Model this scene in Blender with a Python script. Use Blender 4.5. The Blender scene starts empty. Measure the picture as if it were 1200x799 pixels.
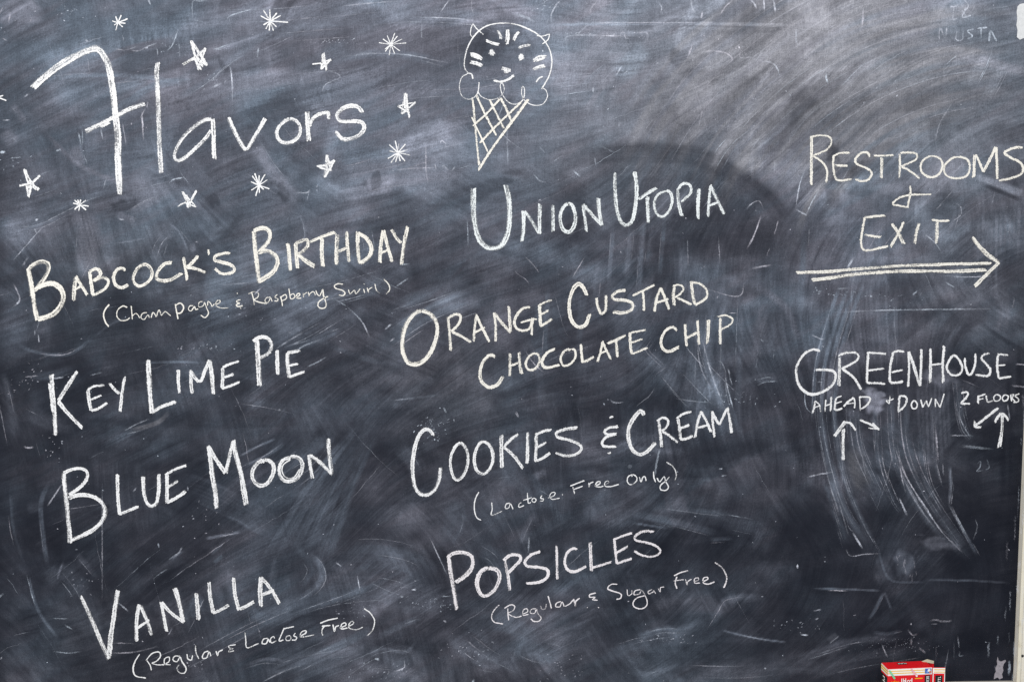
import bpy, math, random
import numpy as np
from mathutils import Vector, Matrix, Euler

# ------------------------------------------------------------------ camera, light, exposure
sc = bpy.context.scene
C = sc.collection
sc.render.engine = 'CYCLES'
sc.view_settings.view_transform = 'Standard'
sc.view_settings.look = 'None'
sc.view_settings.exposure = 0.0
sc.view_settings.gamma = 1.0
sc.cycles.max_bounces = 6
sc.cycles.transparent_max_bounces = 24
sc.cycles.use_denoising = False

CAM_H, CAM_D = 1.62, 2.0
PITCH, ROLL = math.radians(7.0), math.radians(-0.75)
cam = bpy.data.cameras.new('camera')
cam.lens = 40.0
cam.sensor_width = 36.0
cam.clip_start, cam.clip_end = 0.05, 60.0
camo = bpy.data.objects.new('camera', cam)
C.objects.link(camo)
CROT = (Matrix.Rotation(math.radians(90) - PITCH, 3, 'X') @ Matrix.Rotation(ROLL, 3, 'Z'))
camo.matrix_world = Matrix.Translation((0, -CAM_D, CAM_H)) @ CROT.to_4x4()
sc.camera = camo

w = bpy.data.worlds.new("World"); sc.world = w
w.use_nodes = True
bg = w.node_tree.nodes['Background']
bg.inputs[0].default_value = (0.84, 0.90, 1.0, 1)
bg.inputs[1].default_value = 0.42

def area(name, loc, look, sx, sy, power, col):
    L = bpy.data.lights.new(name, 'AREA'); L.shape = 'RECTANGLE'
    L.size, L.size_y, L.energy, L.color = sx, sy, power, col
    o = bpy.data.objects.new(name, L); C.objects.link(o)
    o.location = loc
    o.rotation_euler = (Vector(look) - Vector(loc)).to_track_quat('-Z', 'Y').to_euler()
    return o
area('area_upper_left', (-2.3, -3.6, 3.6), (0.0, 0, 1.7), 2.6, 1.8, 190, (1.0, 0.985, 0.96))  # unseen area lamp, added so brightness falls off down the board
area('area_upper_right', (1.4, -2.6, 4.1), (0.2, 0, 1.8), 2.4, 0.7, 62, (1.0, 0.97, 0.92))  # second area lamp, out of view above right

# ------------------------------------------------------------------ helpers
F_PX = 40.0 / 36.0 * 1200.0
R_ = np.array(CROT)
def P_arr(px, py):
    """photo pixel -> (x, z) on the board face (plane y = 0); used once to measure the place"""
    d = np.stack([(px - 600.0) / F_PX, (399.5 - py) / F_PX, -np.ones_like(px)], -1) @ R_.T
    t = CAM_D / d[..., 1]
    return d[..., 0] * t, CAM_H + d[..., 2] * t
def P(px, py):
    x, z = P_arr(np.array([float(px)]), np.array([float(py)]))
    return float(x[0]), float(z[0])

def put(name, verts, faces, mat, parent=None, loc=None, smooth=False):
    m = bpy.data.meshes.new(name)
    if loc is not None:
        verts = [(v[0]-loc[0], v[1]-loc[1], v[2]-loc[2]) for v in verts]
    m.from_pydata(verts, [], faces)
    if mat: m.materials.append(mat)
    if smooth:
        m.polygons.foreach_set('use_smooth', [True]*len(m.polygons))
    o = bpy.data.objects.new(name, m); C.objects.link(o)
    if loc is not None: o.location = loc
    if parent is not None:
        o.parent = parent
        if loc is None:
            o.location = (-parent.location[0], -parent.location[1], -parent.location[2])
        else:
            o.location = Vector(loc) - Vector(parent.location)
    return o
def empty(name, loc, label, cat, group=None):
    o = bpy.data.objects.new(name, None); C.objects.link(o)
    o.location = loc; o.empty_display_size = 0.05
    o['label'] = label; o['category'] = cat
    if group: o['group'] = group
    return o

def nodes(name):
    m = bpy.data.materials.new(name); m.use_nodes = True
    nt = m.node_tree; b = nt.nodes['Principled BSDF']
    return m, nt, b
def N(nt, t, **kw):
    n = nt.nodes.new(t)
    for k, v in kw.items(): setattr(n, k, v)
    return n
def noise(nt, vec, scale, detail=3, rough=0.55, dist=0.0):
    n = N(nt, 'ShaderNodeTexNoise'); n.inputs['Scale'].default_value = scale
    n.inputs['Detail'].default_value = detail; n.inputs['Roughness'].default_value = rough
    n.inputs['Distortion'].default_value = dist
    nt.links.new(vec, n.inputs['Vector']); return n.outputs['Fac']
def mapr(nt, v, a, b, c, d, clamp=True):
    n = N(nt, 'ShaderNodeMapRange'); n.clamp = clamp
    nt.links.new(v, n.inputs[0])
    for i, x in enumerate((a, b, c, d)): n.inputs[1+i].default_value = x
    return n.outputs[0]
def mth(nt, op, a, b=None, c=None, clamp=False):
    n = N(nt, 'ShaderNodeMath', operation=op); n.use_clamp = clamp
    for i, x in enumerate((a, b, c)):
        if x is None: continue
        if isinstance(x, (int, float)): n.inputs[i].default_value = x
        else: nt.links.new(x, n.inputs[i])
    return n.outputs[0]
def mapping(nt, vec, scale, rot=(0, 0, 0)):
    n = N(nt, 'ShaderNodeMapping'); n.inputs['Scale'].default_value = scale; n.inputs['Rotation'].default_value = rot
    nt.links.new(vec, n.inputs['Vector']); return n.outputs[0]
def mixc(nt, f, a, b):
    n = N(nt, 'ShaderNodeMix', data_type='RGBA')
    if isinstance(f, (int, float)): n.inputs[0].default_value = f
    else: nt.links.new(f, n.inputs[0])
    for i, x in ((6, a), (7, b)):
        if isinstance(x, tuple): n.inputs[i].default_value = x if len(x) == 4 else x + (1,)
        else: nt.links.new(x, n.inputs[i])
    return n.outputs[2]

# slate face under a film of rubbed chalk dust (attribute 'chalk_film': density, hue, warmth)
def mat_slate():
    m, nt, b = nodes('slate_with_chalk_dust')
    geo = N(nt, 'ShaderNodeNewGeometry').outputs['Position']
    at = N(nt, 'ShaderNodeAttribute', attribute_name='chalk_film')
    sep = N(nt, 'ShaderNodeSeparateColor'); nt.links.new(at.outputs['Color'], sep.inputs[0])
    D, H, W = sep.outputs
    g1 = noise(nt, geo, 520, 2, 0.6)
    g2 = noise(nt, mapping(nt, geo, (900, 1, 55)), 1.0, 2, 0.5)      # fine upright brushing
    g3 = noise(nt, mapping(nt, geo, (50, 1, 800)), 1.0, 2, 0.5)      # fine level brushing
    g4 = noise(nt, geo, 120, 4, 0.65)
    g5 = noise(nt, geo, 14, 4, 0.6)
    g = mth(nt, 'ADD', mapr(nt, g1, .25, .75, -.32, .38), mapr(nt, g2, .3, .7, -.13, .15))
    g = mth(nt, 'ADD', g, mapr(nt, g3, .3, .7, -.11, .13))
    g = mth(nt, 'ADD', g, mapr(nt, g4, .3, .7, -.14, .16))
    g = mth(nt, 'ADD', g, mapr(nt, g5, .3, .7, -.10, .12))
    dens = mth(nt, 'MULTIPLY', D, mth(nt, 'ADD', g, 1.0), clamp=True)
    # crumbs caught in the grain
    sp = noise(nt, geo, 330, 1, 0.5)
    crumb = mapr(nt, sp, .735, .80, 0, .55)
    crumb = mth(nt, 'MULTIPLY', crumb, mapr(nt, D, .03, .3, .05, .8))
    dens = mth(nt, 'ADD', dens, crumb, clamp=True)
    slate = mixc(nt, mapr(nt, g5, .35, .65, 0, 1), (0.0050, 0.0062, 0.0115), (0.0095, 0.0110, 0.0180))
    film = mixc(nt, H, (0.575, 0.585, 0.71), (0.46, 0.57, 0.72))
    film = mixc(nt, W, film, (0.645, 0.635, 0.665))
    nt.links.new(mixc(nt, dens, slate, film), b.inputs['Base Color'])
    nt.links.new(mapr(nt, dens, 0, .35, .6, .95), b.inputs['Roughness'])
    b.inputs['Specular IOR Level'].default_value = 0.12
    bp = N(nt, 'ShaderNodeBump'); bp.inputs['Strength'].default_value = .12; bp.inputs['Distance'].default_value = .0006
    nt.links.new(g4, bp.inputs['Height']); nt.links.new(bp.outputs[0], b.inputs['Normal'])
    return m

# a chalk stroke: powder that catches the grain and leaves gaps; uv.x across, uv.y along
def mat_chalk(name, col, hole=.44):
    m, nt, b = nodes(name)
    geo = N(nt, 'ShaderNodeNewGeometry').outputs['Position']
    uv = N(nt, 'ShaderNodeUVMap'); uv.uv_map = 'UVMap'
    s = N(nt, 'ShaderNodeSeparateXYZ'); nt.links.new(uv.outputs[0], s.inputs[0])
    across = mth(nt, 'ABSOLUTE', mth(nt, 'SUBTRACT', mth(nt, 'MULTIPLY', s.outputs[0], 2), 1))
    n1 = noise(nt, geo, 430, 3, 0.7)
    n2 = noise(nt, mapping(nt, uv.outputs[0], (5.5, 70, 1)), 1.0, 3, 0.6)   # drag lines along the stroke
    n3 = noise(nt, geo, 900, 2, .6)
    v = mth(nt, 'ADD', mth(nt, 'MULTIPLY', n1, .50), mth(nt, 'MULTIPLY', n2, .46))
    v = mth(nt, 'ADD', v, mth(nt, 'MULTIPLY', n3, .14))
    v = mth(nt, 'SUBTRACT', v, mapr(nt, across, .55, 1.0, 0, .17))
    at = N(nt, 'ShaderNodeAttribute', attribute_name='press')
    v = mth(nt, 'ADD', v, mth(nt, 'MULTIPLY', mth(nt, 'SUBTRACT', at.outputs['Fac'], .5), .2))
    al = mapr(nt, v, hole, hole + .10, 0.10, 1)
    c = mixc(nt, mapr(nt, n1, .3, .7, 0, 1), tuple(x * .84 for x in col), col)
    nt.links.new(c, b.inputs['Base Color'])
    b.inputs['Roughness'].default_value = .95
    b.inputs['Specular IOR Level'].default_value = .1
    nt.links.new(al, b.inputs['Alpha'])
    return m

# faint old marks: alpha from attribute 'press'
def mat_trace():
    m, nt, b = nodes('rubbed_chalk_trace')
    geo = N(nt, 'ShaderNodeNewGeometry').outputs['Position']
    at = N(nt, 'ShaderNodeAttribute', attribute_name='press')
    n1 = noise(nt, geo, 420, 3, .7); n2 = noise(nt, geo, 60, 3, .6)
    f = mth(nt, 'MULTIPLY', mapr(nt, n1, .34, .62, .25, 1.25), mapr(nt, n2, .35, .62, .25, 1.2))
    nt.links.new(mth(nt, 'MULTIPLY', at.outputs['Fac'], f, clamp=True), b.inputs['Alpha'])
    hue = noise(nt, geo, 5, 2)
    nt.links.new(mixc(nt, mapr(nt, hue, .4, .6, 0, 1), (.70, .68, .76), (.62, .70, .80)), b.inputs['Base Color'])
    b.inputs['Roughness'].default_value = .95
    b.inputs['Specular IOR Level'].default_value = .1
    return m

WHITE = mat_chalk('white_chalk', (.88, .88, .88))
CREAM = mat_chalk('cream_chalk', (.88, .85, .775))
COOLW = mat_chalk('cool_white_chalk', (.83, .87, .87), .455)
PINKW = mat_chalk('pinkish_white_chalk', (.87, .83, .845))
TRACE = mat_trace()

def spline(pts, step):
    """Catmull-Rom through pts, resampled every `step`"""
    p = np.array(pts, float)
    if len(p) > 2:
        closed = np.hypot(*(p[0]-p[-1])) < 1e-6
        a = np.vstack([p[-2] if closed else 2*p[0]-p[1], p, p[1] if closed else 2*p[-1]-p[-2]])
        out = []
        for i in range(1, len(a)-2):
            n = 8
            t = np.linspace(0, 1, n, endpoint=False)[:, None]
            out.append(.5*((2*a[i]) + (-a[i-1]+a[i+1])*t + (2*a[i-1]-5*a[i]+4*a[i+1]-a[i+2])*t**2 + (-a[i-1]+3*a[i]-3*a[i+1]+a[i+2])*t**3))
        out.append(a[-2][None]); p = np.vstack(out)
    seg = np.hypot(*np.diff(p, axis=0).T)
    keep = np.r_[True, seg > 1e-9]; p = p[keep]
    s = np.r_[0, np.cumsum(np.hypot(*np.diff(p, axis=0).T))]
    n = max(2, int(s[-1]/step)+1)
    t = np.linspace(0, s[-1], n)
    return np.stack([np.interp(t, s, p[:, 0]), np.interp(t, s, p[:, 1])], 1), t

class Ribbons:
    def __init__(self, seed=0):
        self.v, self.f, self.uv, self.pr = [], [], [], []
        self.rng = np.random.default_rng(seed); self.layer = 0
    def ribbon(self, pts, width, press=.5, depth=.0006, rag=.16, taper=.8, step=1.0, fade=False, drift=0.0, vary=.10):
        """pts in photo pixels, width in photo pixels"""
        r = self.rng
        p, t = spline(pts, step); n = len(p)
        if n < 2: return
        d = np.gradient(p, axis=0); d /= np.maximum(np.hypot(d[:, 0], d[:, 1]), 1e-9)[:, None]
        nrm = np.stack([-d[:, 1], d[:, 0]], 1)
        def wob(amp, freq):
            k = max(2, int(t[-1]/freq)+2)
            return np.interp(t, np.linspace(0, t[-1]+1e-6, k), r.normal(0, amp, k))
        L = t[-1]
        ends = np.clip(np.minimum(t + .6, L - t + .6)/max(width*taper, .5), 0, 1)**.5
        hw = .5*width*(1 + wob(.10, 9))*ends
        off = wob(drift, 22)[:, None]*nrm
        le = p + off + nrm*(hw + np.abs(r.normal(0, rag, n))*np.sign(r.normal(0, 1, n)))[:, None]
        ri = p + off - nrm*(hw + np.abs(r.normal(0, rag, n))*np.sign(r.normal(0, 1, n)))[:, None]
        xl, zl = P_arr(le[:, 0], le[:, 1]); xr, zr = P_arr(ri[:, 0], ri[:, 1])
        y = -depth - self.layer*.00003; self.layer += 1
        b = len(self.v)
        pr = press*np.ones(n) + (wob(vary, 12) + wob(vary, 40) if not fade else 0)
        if fade:
            pr = press*np.clip(np.minimum(t, L-t)/(L*.3+1e-6), 0.0, 1)*np.clip(1+wob(.3, 14), .2, 1.8)
        u0 = r.uniform(0, 5)
        for i in range(n):
            self.v.append((xl[i], y, zl[i])); self.v.append((xr[i], y, zr[i]))
            self.uv += [(0.0, u0 + t[i]*.0015*1.0), (1.0, u0 + t[i]*.0015)]
            self.pr += [float(pr[i])]*2
        for i in range(n-1):
            k = b + 2*i
            self.f.append((k, k+2, k+3, k+1))
    def build(self, name, mat, parent=None, keep_origin=True):
        a = np.array(self.v)
        c = (float(a[:, 0].mean()), 0.0, float(a[:, 2].mean())) if keep_origin else None
        o = put(name, self.v, self.f, mat, parent, c)
        me = o.data
        ul = me.uv_layers.new(name='UVMap')
        li = np.empty(len(me.loops), np.int32); me.loops.foreach_get('vertex_index', li)
        ul.data.foreach_set('uv', np.array(self.uv, np.float32)[li].ravel())
        at = me.attributes.new('press', 'FLOAT', 'POINT'); at.data.foreach_set('value', np.array(self.pr, np.float32))
        return o
    def chalk(self, pts, width):
        """one drawn stroke: several dragged passes side by side when it is broad"""
        r = self.rng
        if width < 2.0:
            self.ribbon(pts, width*1.0, press=.78, rag=.10, step=.8, vary=.30); return
        p = np.array(pts, float)
        n = 2 if width < 4.2 else 3
        self.ribbon(pts, width*1.04, press=.12 if width > 4.2 else (.34 if width > 3.0 else .6), rag=.30)
        d = p[-1] - p[0]; L = np.hypot(*d)+1e-6
        for k in range(n):
            o = (k/(n-1) - .5)*width*.62
            q, _ = spline(pts, max(3.0, width))
            if len(q) < 2: q = p
            g = np.gradient(q, axis=0); g /= np.maximum(np.hypot(g[:, 0], g[:, 1]), 1e-9)[:, None]
            nn = np.stack([-g[:, 1], g[:, 0]], 1)
            q = q + nn*o
            # each pass starts and stops a little early or late
            q[0] -= g[0]*r.uniform(-1.2, 1.0); q[-1] += g[-1]*r.uniform(-1.2, 1.0)
            self.ribbon(q, width*(.46 if n == 2 else .36), press=r.uniform(.46, .74), rag=.24, drift=width*.07, vary=.34)

def parse(txt):
    ox = oy = 0; sc_ = 4.992; glyphs = []
    for ln in txt.strip().splitlines():
        ln = ln.strip()
        if not ln: continue
        if ln[0] == 'T':
            q = ln.split(); ox, oy = float(q[1]), float(q[2]); sc_ = float(q[3]) if len(q) > 3 else 4.992
        elif ln[0] == 'G':
            glyphs.append([])
            rest = ln[1:].strip()
            if not rest: continue
            ln = rest
        if ln[0] in 'TG': continue
        for part in ln.split(';'):
            q = part.split()
            if not q: continue
            pts = [tuple(float(a) for a in s.split(',')) for s in q[1:]]
            glyphs[-1].append((float(q[0])/sc_, [(ox+a/sc_, oy+b/sc_) for a, b in pts]))
    return glyphs
# ------------------------------------------------------------------ the chalk writing and drawings (traced strokes)
WRIT = []
def W(name, label, cat, mat, txt, group=None, part='letter'):
    WRIT.append((name, label, cat, mat, txt, group, part))

W('chalk_title', 'large handwritten white chalk title Flavors at the top left of the board', 'chalk lettering', WHITE, """
T 0 0
G 36 190,515 240,468 300,420 380,367 460,322 520,295 562,287 590,302 612,332 632,375 645,430 655,500 664,560 672,640 680,720 690,800 692,900 697,1000 703,1138
25 505,772 560,742 620,712 680,680 760,640 848,607 ; 14 590,745 640,718
G 27 922,365 918,430 922,520 926,600 930,720 932,800 936,900 944,1015
T 200 100
G 20 240,200 200,205 150,235 95,280 50,340 25,400 28,432 50,440 90,420 150,365 205,310 240,262
24 245,195 250,260 252,330 256,432
G 24 338,192 362,245 395,310 440,375 480,320 520,255 555,195
G 20 690,200 650,225 622,265 625,305 650,332 690,338 730,318 755,285 755,240 730,208 690,200
G 25 797,155 802,230 808,325 ; 22 812,240 830,200 865,172 925,158 ; 20 925,155 925,200
G 22 1120,160 1100,132 1060,122 1010,135 975,170 985,205 1030,215 1090,212 1125,225 1130,260 1100,295 1050,315 1000,312 965,270
""")
MENU = 'ice cream flavours written on the chalkboard'
W('chalk_lettering', "cream chalk capitals Babcock's Birthday, the flavour right under the stars", 'chalk lettering', CREAM, """
T 20 260
G 28 65,275 80,350 92,430 105,510 122,575 ; 24 65,285 90,255 130,235 165,235 185,255 180,295 150,345 110,395 ; 30 100,400 150,370 210,360 255,390 272,440 250,500 200,545 120,572
G 20 345,318 335,390 332,462 ; 18 345,318 370,360 410,425 ; 12 335,400 375,375
G 18 425,290 435,360 443,430 ; 16 425,290 460,275 488,290 480,320 445,345 ; 18 445,345 500,325 535,345 520,385 480,412 443,430
G 18 635,285 615,270 585,280 565,320 575,365 610,385 655,370
G 17 735,250 700,280 680,330 700,370 740,370 780,335 790,290 765,255 735,250
G 18 905,238 865,245 830,280 815,325 845,345 900,338 965,300
G 18 975,205 985,270 995,340 ; 16 1060,197 1030,235 990,268 ; 16 990,265 1040,272 1105,297
G 10 1120,162 1122,195
T 250 240
G 16 100,283 60,285 15,300 10,325 50,335 100,350 125,375 105,398 50,402 10,375
G 26 237,150 243,230 252,320 268,455 ; 24 237,155 270,140 310,140 330,165 325,205 300,240 265,275 ; 26 265,275 320,270 365,300 375,335 350,390 268,450
G 22 435,225 445,300 450,385
G 20 483,220 485,290 493,370 ; 18 480,225 545,205 550,240 520,275 495,290 ; 22 495,290 540,325 595,360
G 16 570,215 640,185 712,160 ; 20 635,195 635,280 640,360
G 20 727,175 722,260 720,350 ; 20 780,155 785,240 795,335 ; 16 725,275 780,250
G 20 845,160 845,250 855,345 ; 22 845,165 895,195 925,245 915,300 860,345
G 20 995,150 980,240 975,335 ; 18 995,150 1020,240 1047,335 ; 12 985,280 1030,260
G 18 1043,145 1075,200 1100,225 ; 20 1135,125 1115,230 1102,350
""", MENU)
NOTE = 'small cursive notes in brackets under the flavours'
W('chalk_note', "small cursive chalk note (Champagne & Raspberry Swirl) under Babcock's Birthday", 'chalk note', CREAM, """
T 20 260
G 9 540,483 515,515 507,550 520,590 538,613
G 7 645,500 620,492 590,515 585,550 605,575 640,575 660,560
G 6 668,492 672,530 675,570 ; 6 675,550 695,535 708,545 718,562
G 6 760,530 735,535 725,560 745,570 765,545 775,560
G 6 785,560 795,530 810,545 815,555 830,515 845,545 855,535 870,525 900,550
G 7 925,480 935,530 942,568 ; 7 925,490 955,475 975,500 960,530 935,535
G 6 1030,490 1010,492 1003,512 1020,520 1038,495 1045,512 1060,508
G 6 1085,465 1065,472 1065,498 1090,490 1098,470 1110,505 1120,535 1100,560 1075,545
G 6 1115,490 1118,465 1135,480 1140,495 1155,480
T 250 240
G 6 12,585 38,572 40,560 22,562 15,588 45,603 88,603
G 7 160,555 140,560 138,570 155,575 135,585 145,595 172,590 ; 6 138,516 143,520 ; 6 158,602 163,607
G 7 225,512 235,550 240,587 ; 7 207,520 240,508 265,520 260,540 240,555 270,570 315,577
G 6 335,540 310,545 303,565 320,572 335,545 345,565
G 6 375,525 360,540 378,550 375,562 358,562
G 6 392,535 400,560 405,592 ; 6 395,540 420,525 430,540 418,555 400,560
G 6 442,490 447,520 452,550 ; 6 450,530 468,520 478,535 468,548 452,550
G 6 485,540 505,530 503,518 488,525 490,545 515,545
G 6 525,515 528,540 530,525 548,512
G 6 555,510 562,535 565,520 585,508 595,520 597,530
G 7 600,500 610,525 625,530 640,495 645,530 660,575 655,600 630,605 612,590 620,565 650,545 672,535
G 7 760,465 730,462 708,475 720,490 755,500 770,515 760,530 735,527
G 6 790,495 800,520 825,500 835,520 860,490
G 6 880,492 885,515 ; 6 881,461 884,465
G 6 900,485 908,512 910,495 930,482
G 6 945,463 955,500 975,518
G 8 998,435 1025,465 1032,495 1012,522
""", NOTE)
W('chalk_lettering', 'white chalk capitals Key Lime Pie, the second flavour down the left column', 'chalk lettering', WHITE, """
T 30 370
G 24 150,345 158,430 168,540 178,700 ; 12 140,395 150,480 158,560 ; 21 305,325 250,405 190,500 ; 19 190,500 250,570 332,655
G 18 365,430 372,490 385,555 ; 12 365,432 400,412 462,405 ; 12 380,490 442,465 ; 14 385,555 430,540 478,508
G 16 490,395 520,430 552,455 ; 16 580,358 565,450 553,555
G 29 718,255 722,350 728,460 740,568 ; 20 740,565 800,530 882,503
G 18 893,315 895,380 900,448
G 22 968,318 968,390 975,455 ; 18 968,320 1000,370 1025,378 1050,320 1078,260 ; 20 1080,258 1090,350 1100,455
T 160 370
G 18 505,300 505,360 500,425 ; 14 505,300 550,280 600,265 ; 14 510,360 570,340 ; 14 500,425 545,410 605,385
G 27 703,140 710,230 716,320 723,412 ; 20 683,150 720,125 765,130 790,170 775,215 720,250
G 20 822,200 825,270 830,345
G 20 882,215 885,290 895,362 ; 16 882,215 920,210 958,200 ; 12 890,293 945,280 ; 16 895,360 940,340 982,328
""", MENU)
W('chalk_lettering', 'white chalk capitals Blue Moon, the flavour below Key Lime Pie', 'chalk lettering', WHITE, """
T 50 490
G 26 122,320 132,420 145,540 162,728 ; 18 122,320 170,298 225,292 262,315 255,360 215,405 155,448 ; 23 150,465 200,448 270,450 330,475 365,530 350,595 290,655 170,712
G 20 438,325 438,410 452,565 ; 16 452,560 500,540 563,515
G 19 590,340 593,430 610,490 635,512 665,495 680,420 680,325
G 18 727,325 728,400 727,495 ; 14 720,330 770,300 840,275 ; 16 730,405 792,365 ; 18 727,490 775,468 835,428
G 26 970,160 985,260 1000,370 1010,430 1018,525 ; 20 975,165 1010,230 1070,318 ; 22 1072,318 1090,240 1115,130 ; 26 1115,130 1130,210 1160,320 1180,430 1190,505
T 180 490
G 20 650,245 610,260 580,310 585,360 625,392 670,375 700,320 700,270 665,242 650,245
G 18 800,228 755,245 735,300 750,350 790,368 840,350 870,290 860,240 820,222 800,228 ; 8 800,240 760,270 752,310 775,345 820,345 855,295
G 20 910,210 918,280 930,350 ; 20 912,212 970,255 1045,325 ; 22 1022,118 1028,210 1045,325
""", MENU)
W('chalk_lettering', 'white chalk capitals Vanilla, the lowest flavour of the left column', 'chalk lettering', WHITE, """
T 80 640
G 22 75,290 130,410 185,540 238,655 ; 27 290,255 270,400 250,530 238,655
G 23 415,340 400,440 400,555 ; 20 420,340 460,430 490,520 ; 14 405,475 475,430
G 18 545,325 560,410 575,495 ; 18 545,325 600,385 675,440 ; 27 625,240 650,330 675,440
G 21 748,272 757,350 765,430
G 21 825,210 832,300 848,388 ; 18 848,388 890,370 940,338
G 19 968,182 975,280 1000,370 ; 20 1000,365 1040,350 1085,322
T 220 640
G 23 430,180 425,270 432,350 ; 20 432,182 480,240 538,330 ; 17 430,285 505,255
""", MENU)
W('chalk_note', 'small cursive chalk note (Regular & Lactose Free) slanting up below Vanilla', 'chalk note', WHITE, """
T 80 640
G 8 418,628 392,670 380,715 395,755 455,768
G 7 460,665 478,690 487,722 ; 7 455,665 490,625 530,615 540,640 515,670 490,680 520,690 560,690
G 7 560,690 590,670 590,645 565,655 565,685 600,690
G 7 655,640 625,640 612,660 635,672 655,645 665,670 690,710 680,738 650,735 635,710 650,690
G 7 695,628 700,655 720,662 728,635
G 7 745,575 748,620 765,655
G 7 820,610 795,620 785,650 810,648 825,615 835,640
G 7 865,610 875,637 880,615 905,602
G 7 980,573 945,578 940,590 965,595 945,603 940,615 970,608
T 220 640
G 8 335,500 340,540 348,590 415,565
G 7 470,535 445,540 435,565 460,565 472,540 480,560
G 7 510,535 500,525 485,540 490,562 520,550
G 8 565,475 550,510 535,550 560,545 ; 7 560,480 622,467
G 7 590,520 575,530 578,548 600,545 603,525 590,520
G 7 630,505 620,520 638,530 630,545 610,545
G 7 655,525 690,505 690,490 665,500 660,525 690,525 740,515
G 8 775,448 820,430 878,418 ; 8 800,462 785,490 790,520 ; 8 785,465 835,460
G 8 850,455 858,495 865,470 885,460
G 7 890,475 925,460 920,445 900,455 900,480 935,475
G 7 940,465 970,450 965,435 945,450 945,475 985,485 1025,470
G 8 1032,362 1070,390 1093,435 1080,490 1048,523
""", NOTE)
W('chalk_lettering', 'cool white chalk capitals Union Utopia below the ice cream cone drawing', 'chalk lettering', COOLW, """
T 540 160
G 29 75,305 75,390 78,480 100,580 140,640 190,655 240,635 275,560 285,460 280,370 265,285
G 22 368,435 368,520 358,612 ; 16 375,435 430,520 460,570 ; 19 463,395 460,480 460,570
G 22 538,400 540,480 540,555
G 19 630,392 595,420 580,480 595,540 630,560 660,530 672,470 655,410 630,392
G 18 715,395 725,470 735,555 ; 18 718,400 770,460 825,518 ; 25 803,360 810,440 822,518
T 660 170
G 20 303,160 302,250 310,360 335,445 370,470 405,440 425,350 430,240 418,155
G 18 440,318 490,285 545,252 ; 20 490,300 495,370 498,452
G 14 600,270 555,290 532,340 545,400 580,420 620,385 638,320 625,275 600,270
G 16 668,265 675,340 692,415 ; 15 668,265 700,228 740,235 745,280 715,310 690,335
G 18 792,255 790,340 790,432
G 14 862,235 852,330 847,420 ; 16 862,235 895,310 942,405 ; 12 855,355 905,335
""", MENU)
W('chalk_lettering', 'cream chalk capitals Orange Custard Chocolate Chip, the only flavour on two lines', 'chalk lettering', CREAM, """
T 455 320
G 25 195,220 150,240 110,290 85,370 85,460 115,520 165,532 215,505 260,440 285,360 280,290 245,240 195,220
G 16 350,260 358,350 367,455 ; 14 350,262 395,240 425,255 410,300 370,340 ; 15 370,340 430,370 485,405
G 14 515,240 505,320 500,400 ; 14 515,245 550,320 592,402 ; 12 507,345 565,318
G 16 620,232 628,310 628,400 ; 15 622,235 660,285 715,345 ; 16 705,195 710,270 715,345
G 14 830,200 790,205 750,250 738,300 770,335 825,325 845,265 ; 10 775,290 840,270 ; 12 850,262 842,300 838,360 ; 7 840,268 870,270
G 17 885,185 888,250 892,312 ; 10 880,190 920,170 958,157 ; 10 890,245 935,220 ; 14 890,310 925,290 958,268
G 20 1160,130 1140,85 1110,65 1075,110 1058,190 1070,270 1110,315 1155,300 1178,240
T 640 310
G 14 295,195 300,240 320,285 345,270 350,220 348,180
G 16 465,152 420,155 385,185 400,205 455,210 500,225 500,260 450,282 390,275
G 12 505,182 560,155 630,120 ; 14 565,160 570,215 572,270
G 14 670,135 645,200 632,275 ; 14 670,135 695,195 720,262 ; 12 640,225 715,200
G 16 750,130 745,185 750,240 ; 10 742,125 780,118 805,140 785,170 755,190 ; 12 765,195 800,210 848,235
G 16 850,105 855,170 870,235 ; 12 840,102 900,112 938,150 935,195 875,235
T 455 320
G 18 625,490 600,478 560,510 538,570 545,630 590,668 640,650 672,602
G 16 712,470 712,530 712,600 ; 16 767,460 770,530 780,590 ; 10 705,545 775,518
G 13 855,470 820,490 803,530 820,565 860,560 885,520 880,480 855,470
G 14 975,445 930,465 900,510 910,548 950,550 1000,535
G 12 1070,445 1030,455 1008,500 1025,540 1065,530 1095,490 1090,450 1070,445
T 640 310
G 14 203,465 207,520 213,575 ; 14 213,570 240,560 278,538
G 12 330,450 318,510 300,567 ; 12 330,450 352,500 378,552 ; 10 315,520 360,500
G 14 360,462 410,440 465,412 ; 14 408,445 412,495 415,542
G 15 490,398 492,460 500,525 ; 10 490,400 530,392 578,383 ; 10 500,455 563,435 ; 12 500,522 545,505 590,485
G 15 765,385 740,365 700,385 672,440 680,490 720,508 778,482
G 14 813,350 817,415 820,478 ; 14 885,330 890,400 893,468 ; 14 818,430 885,395
G 16 950,322 948,390 942,462
G 14 1018,310 1018,390 1018,465 ; 11 1005,305 1050,298 1090,320 1075,350 1025,378
""", MENU)
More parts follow.
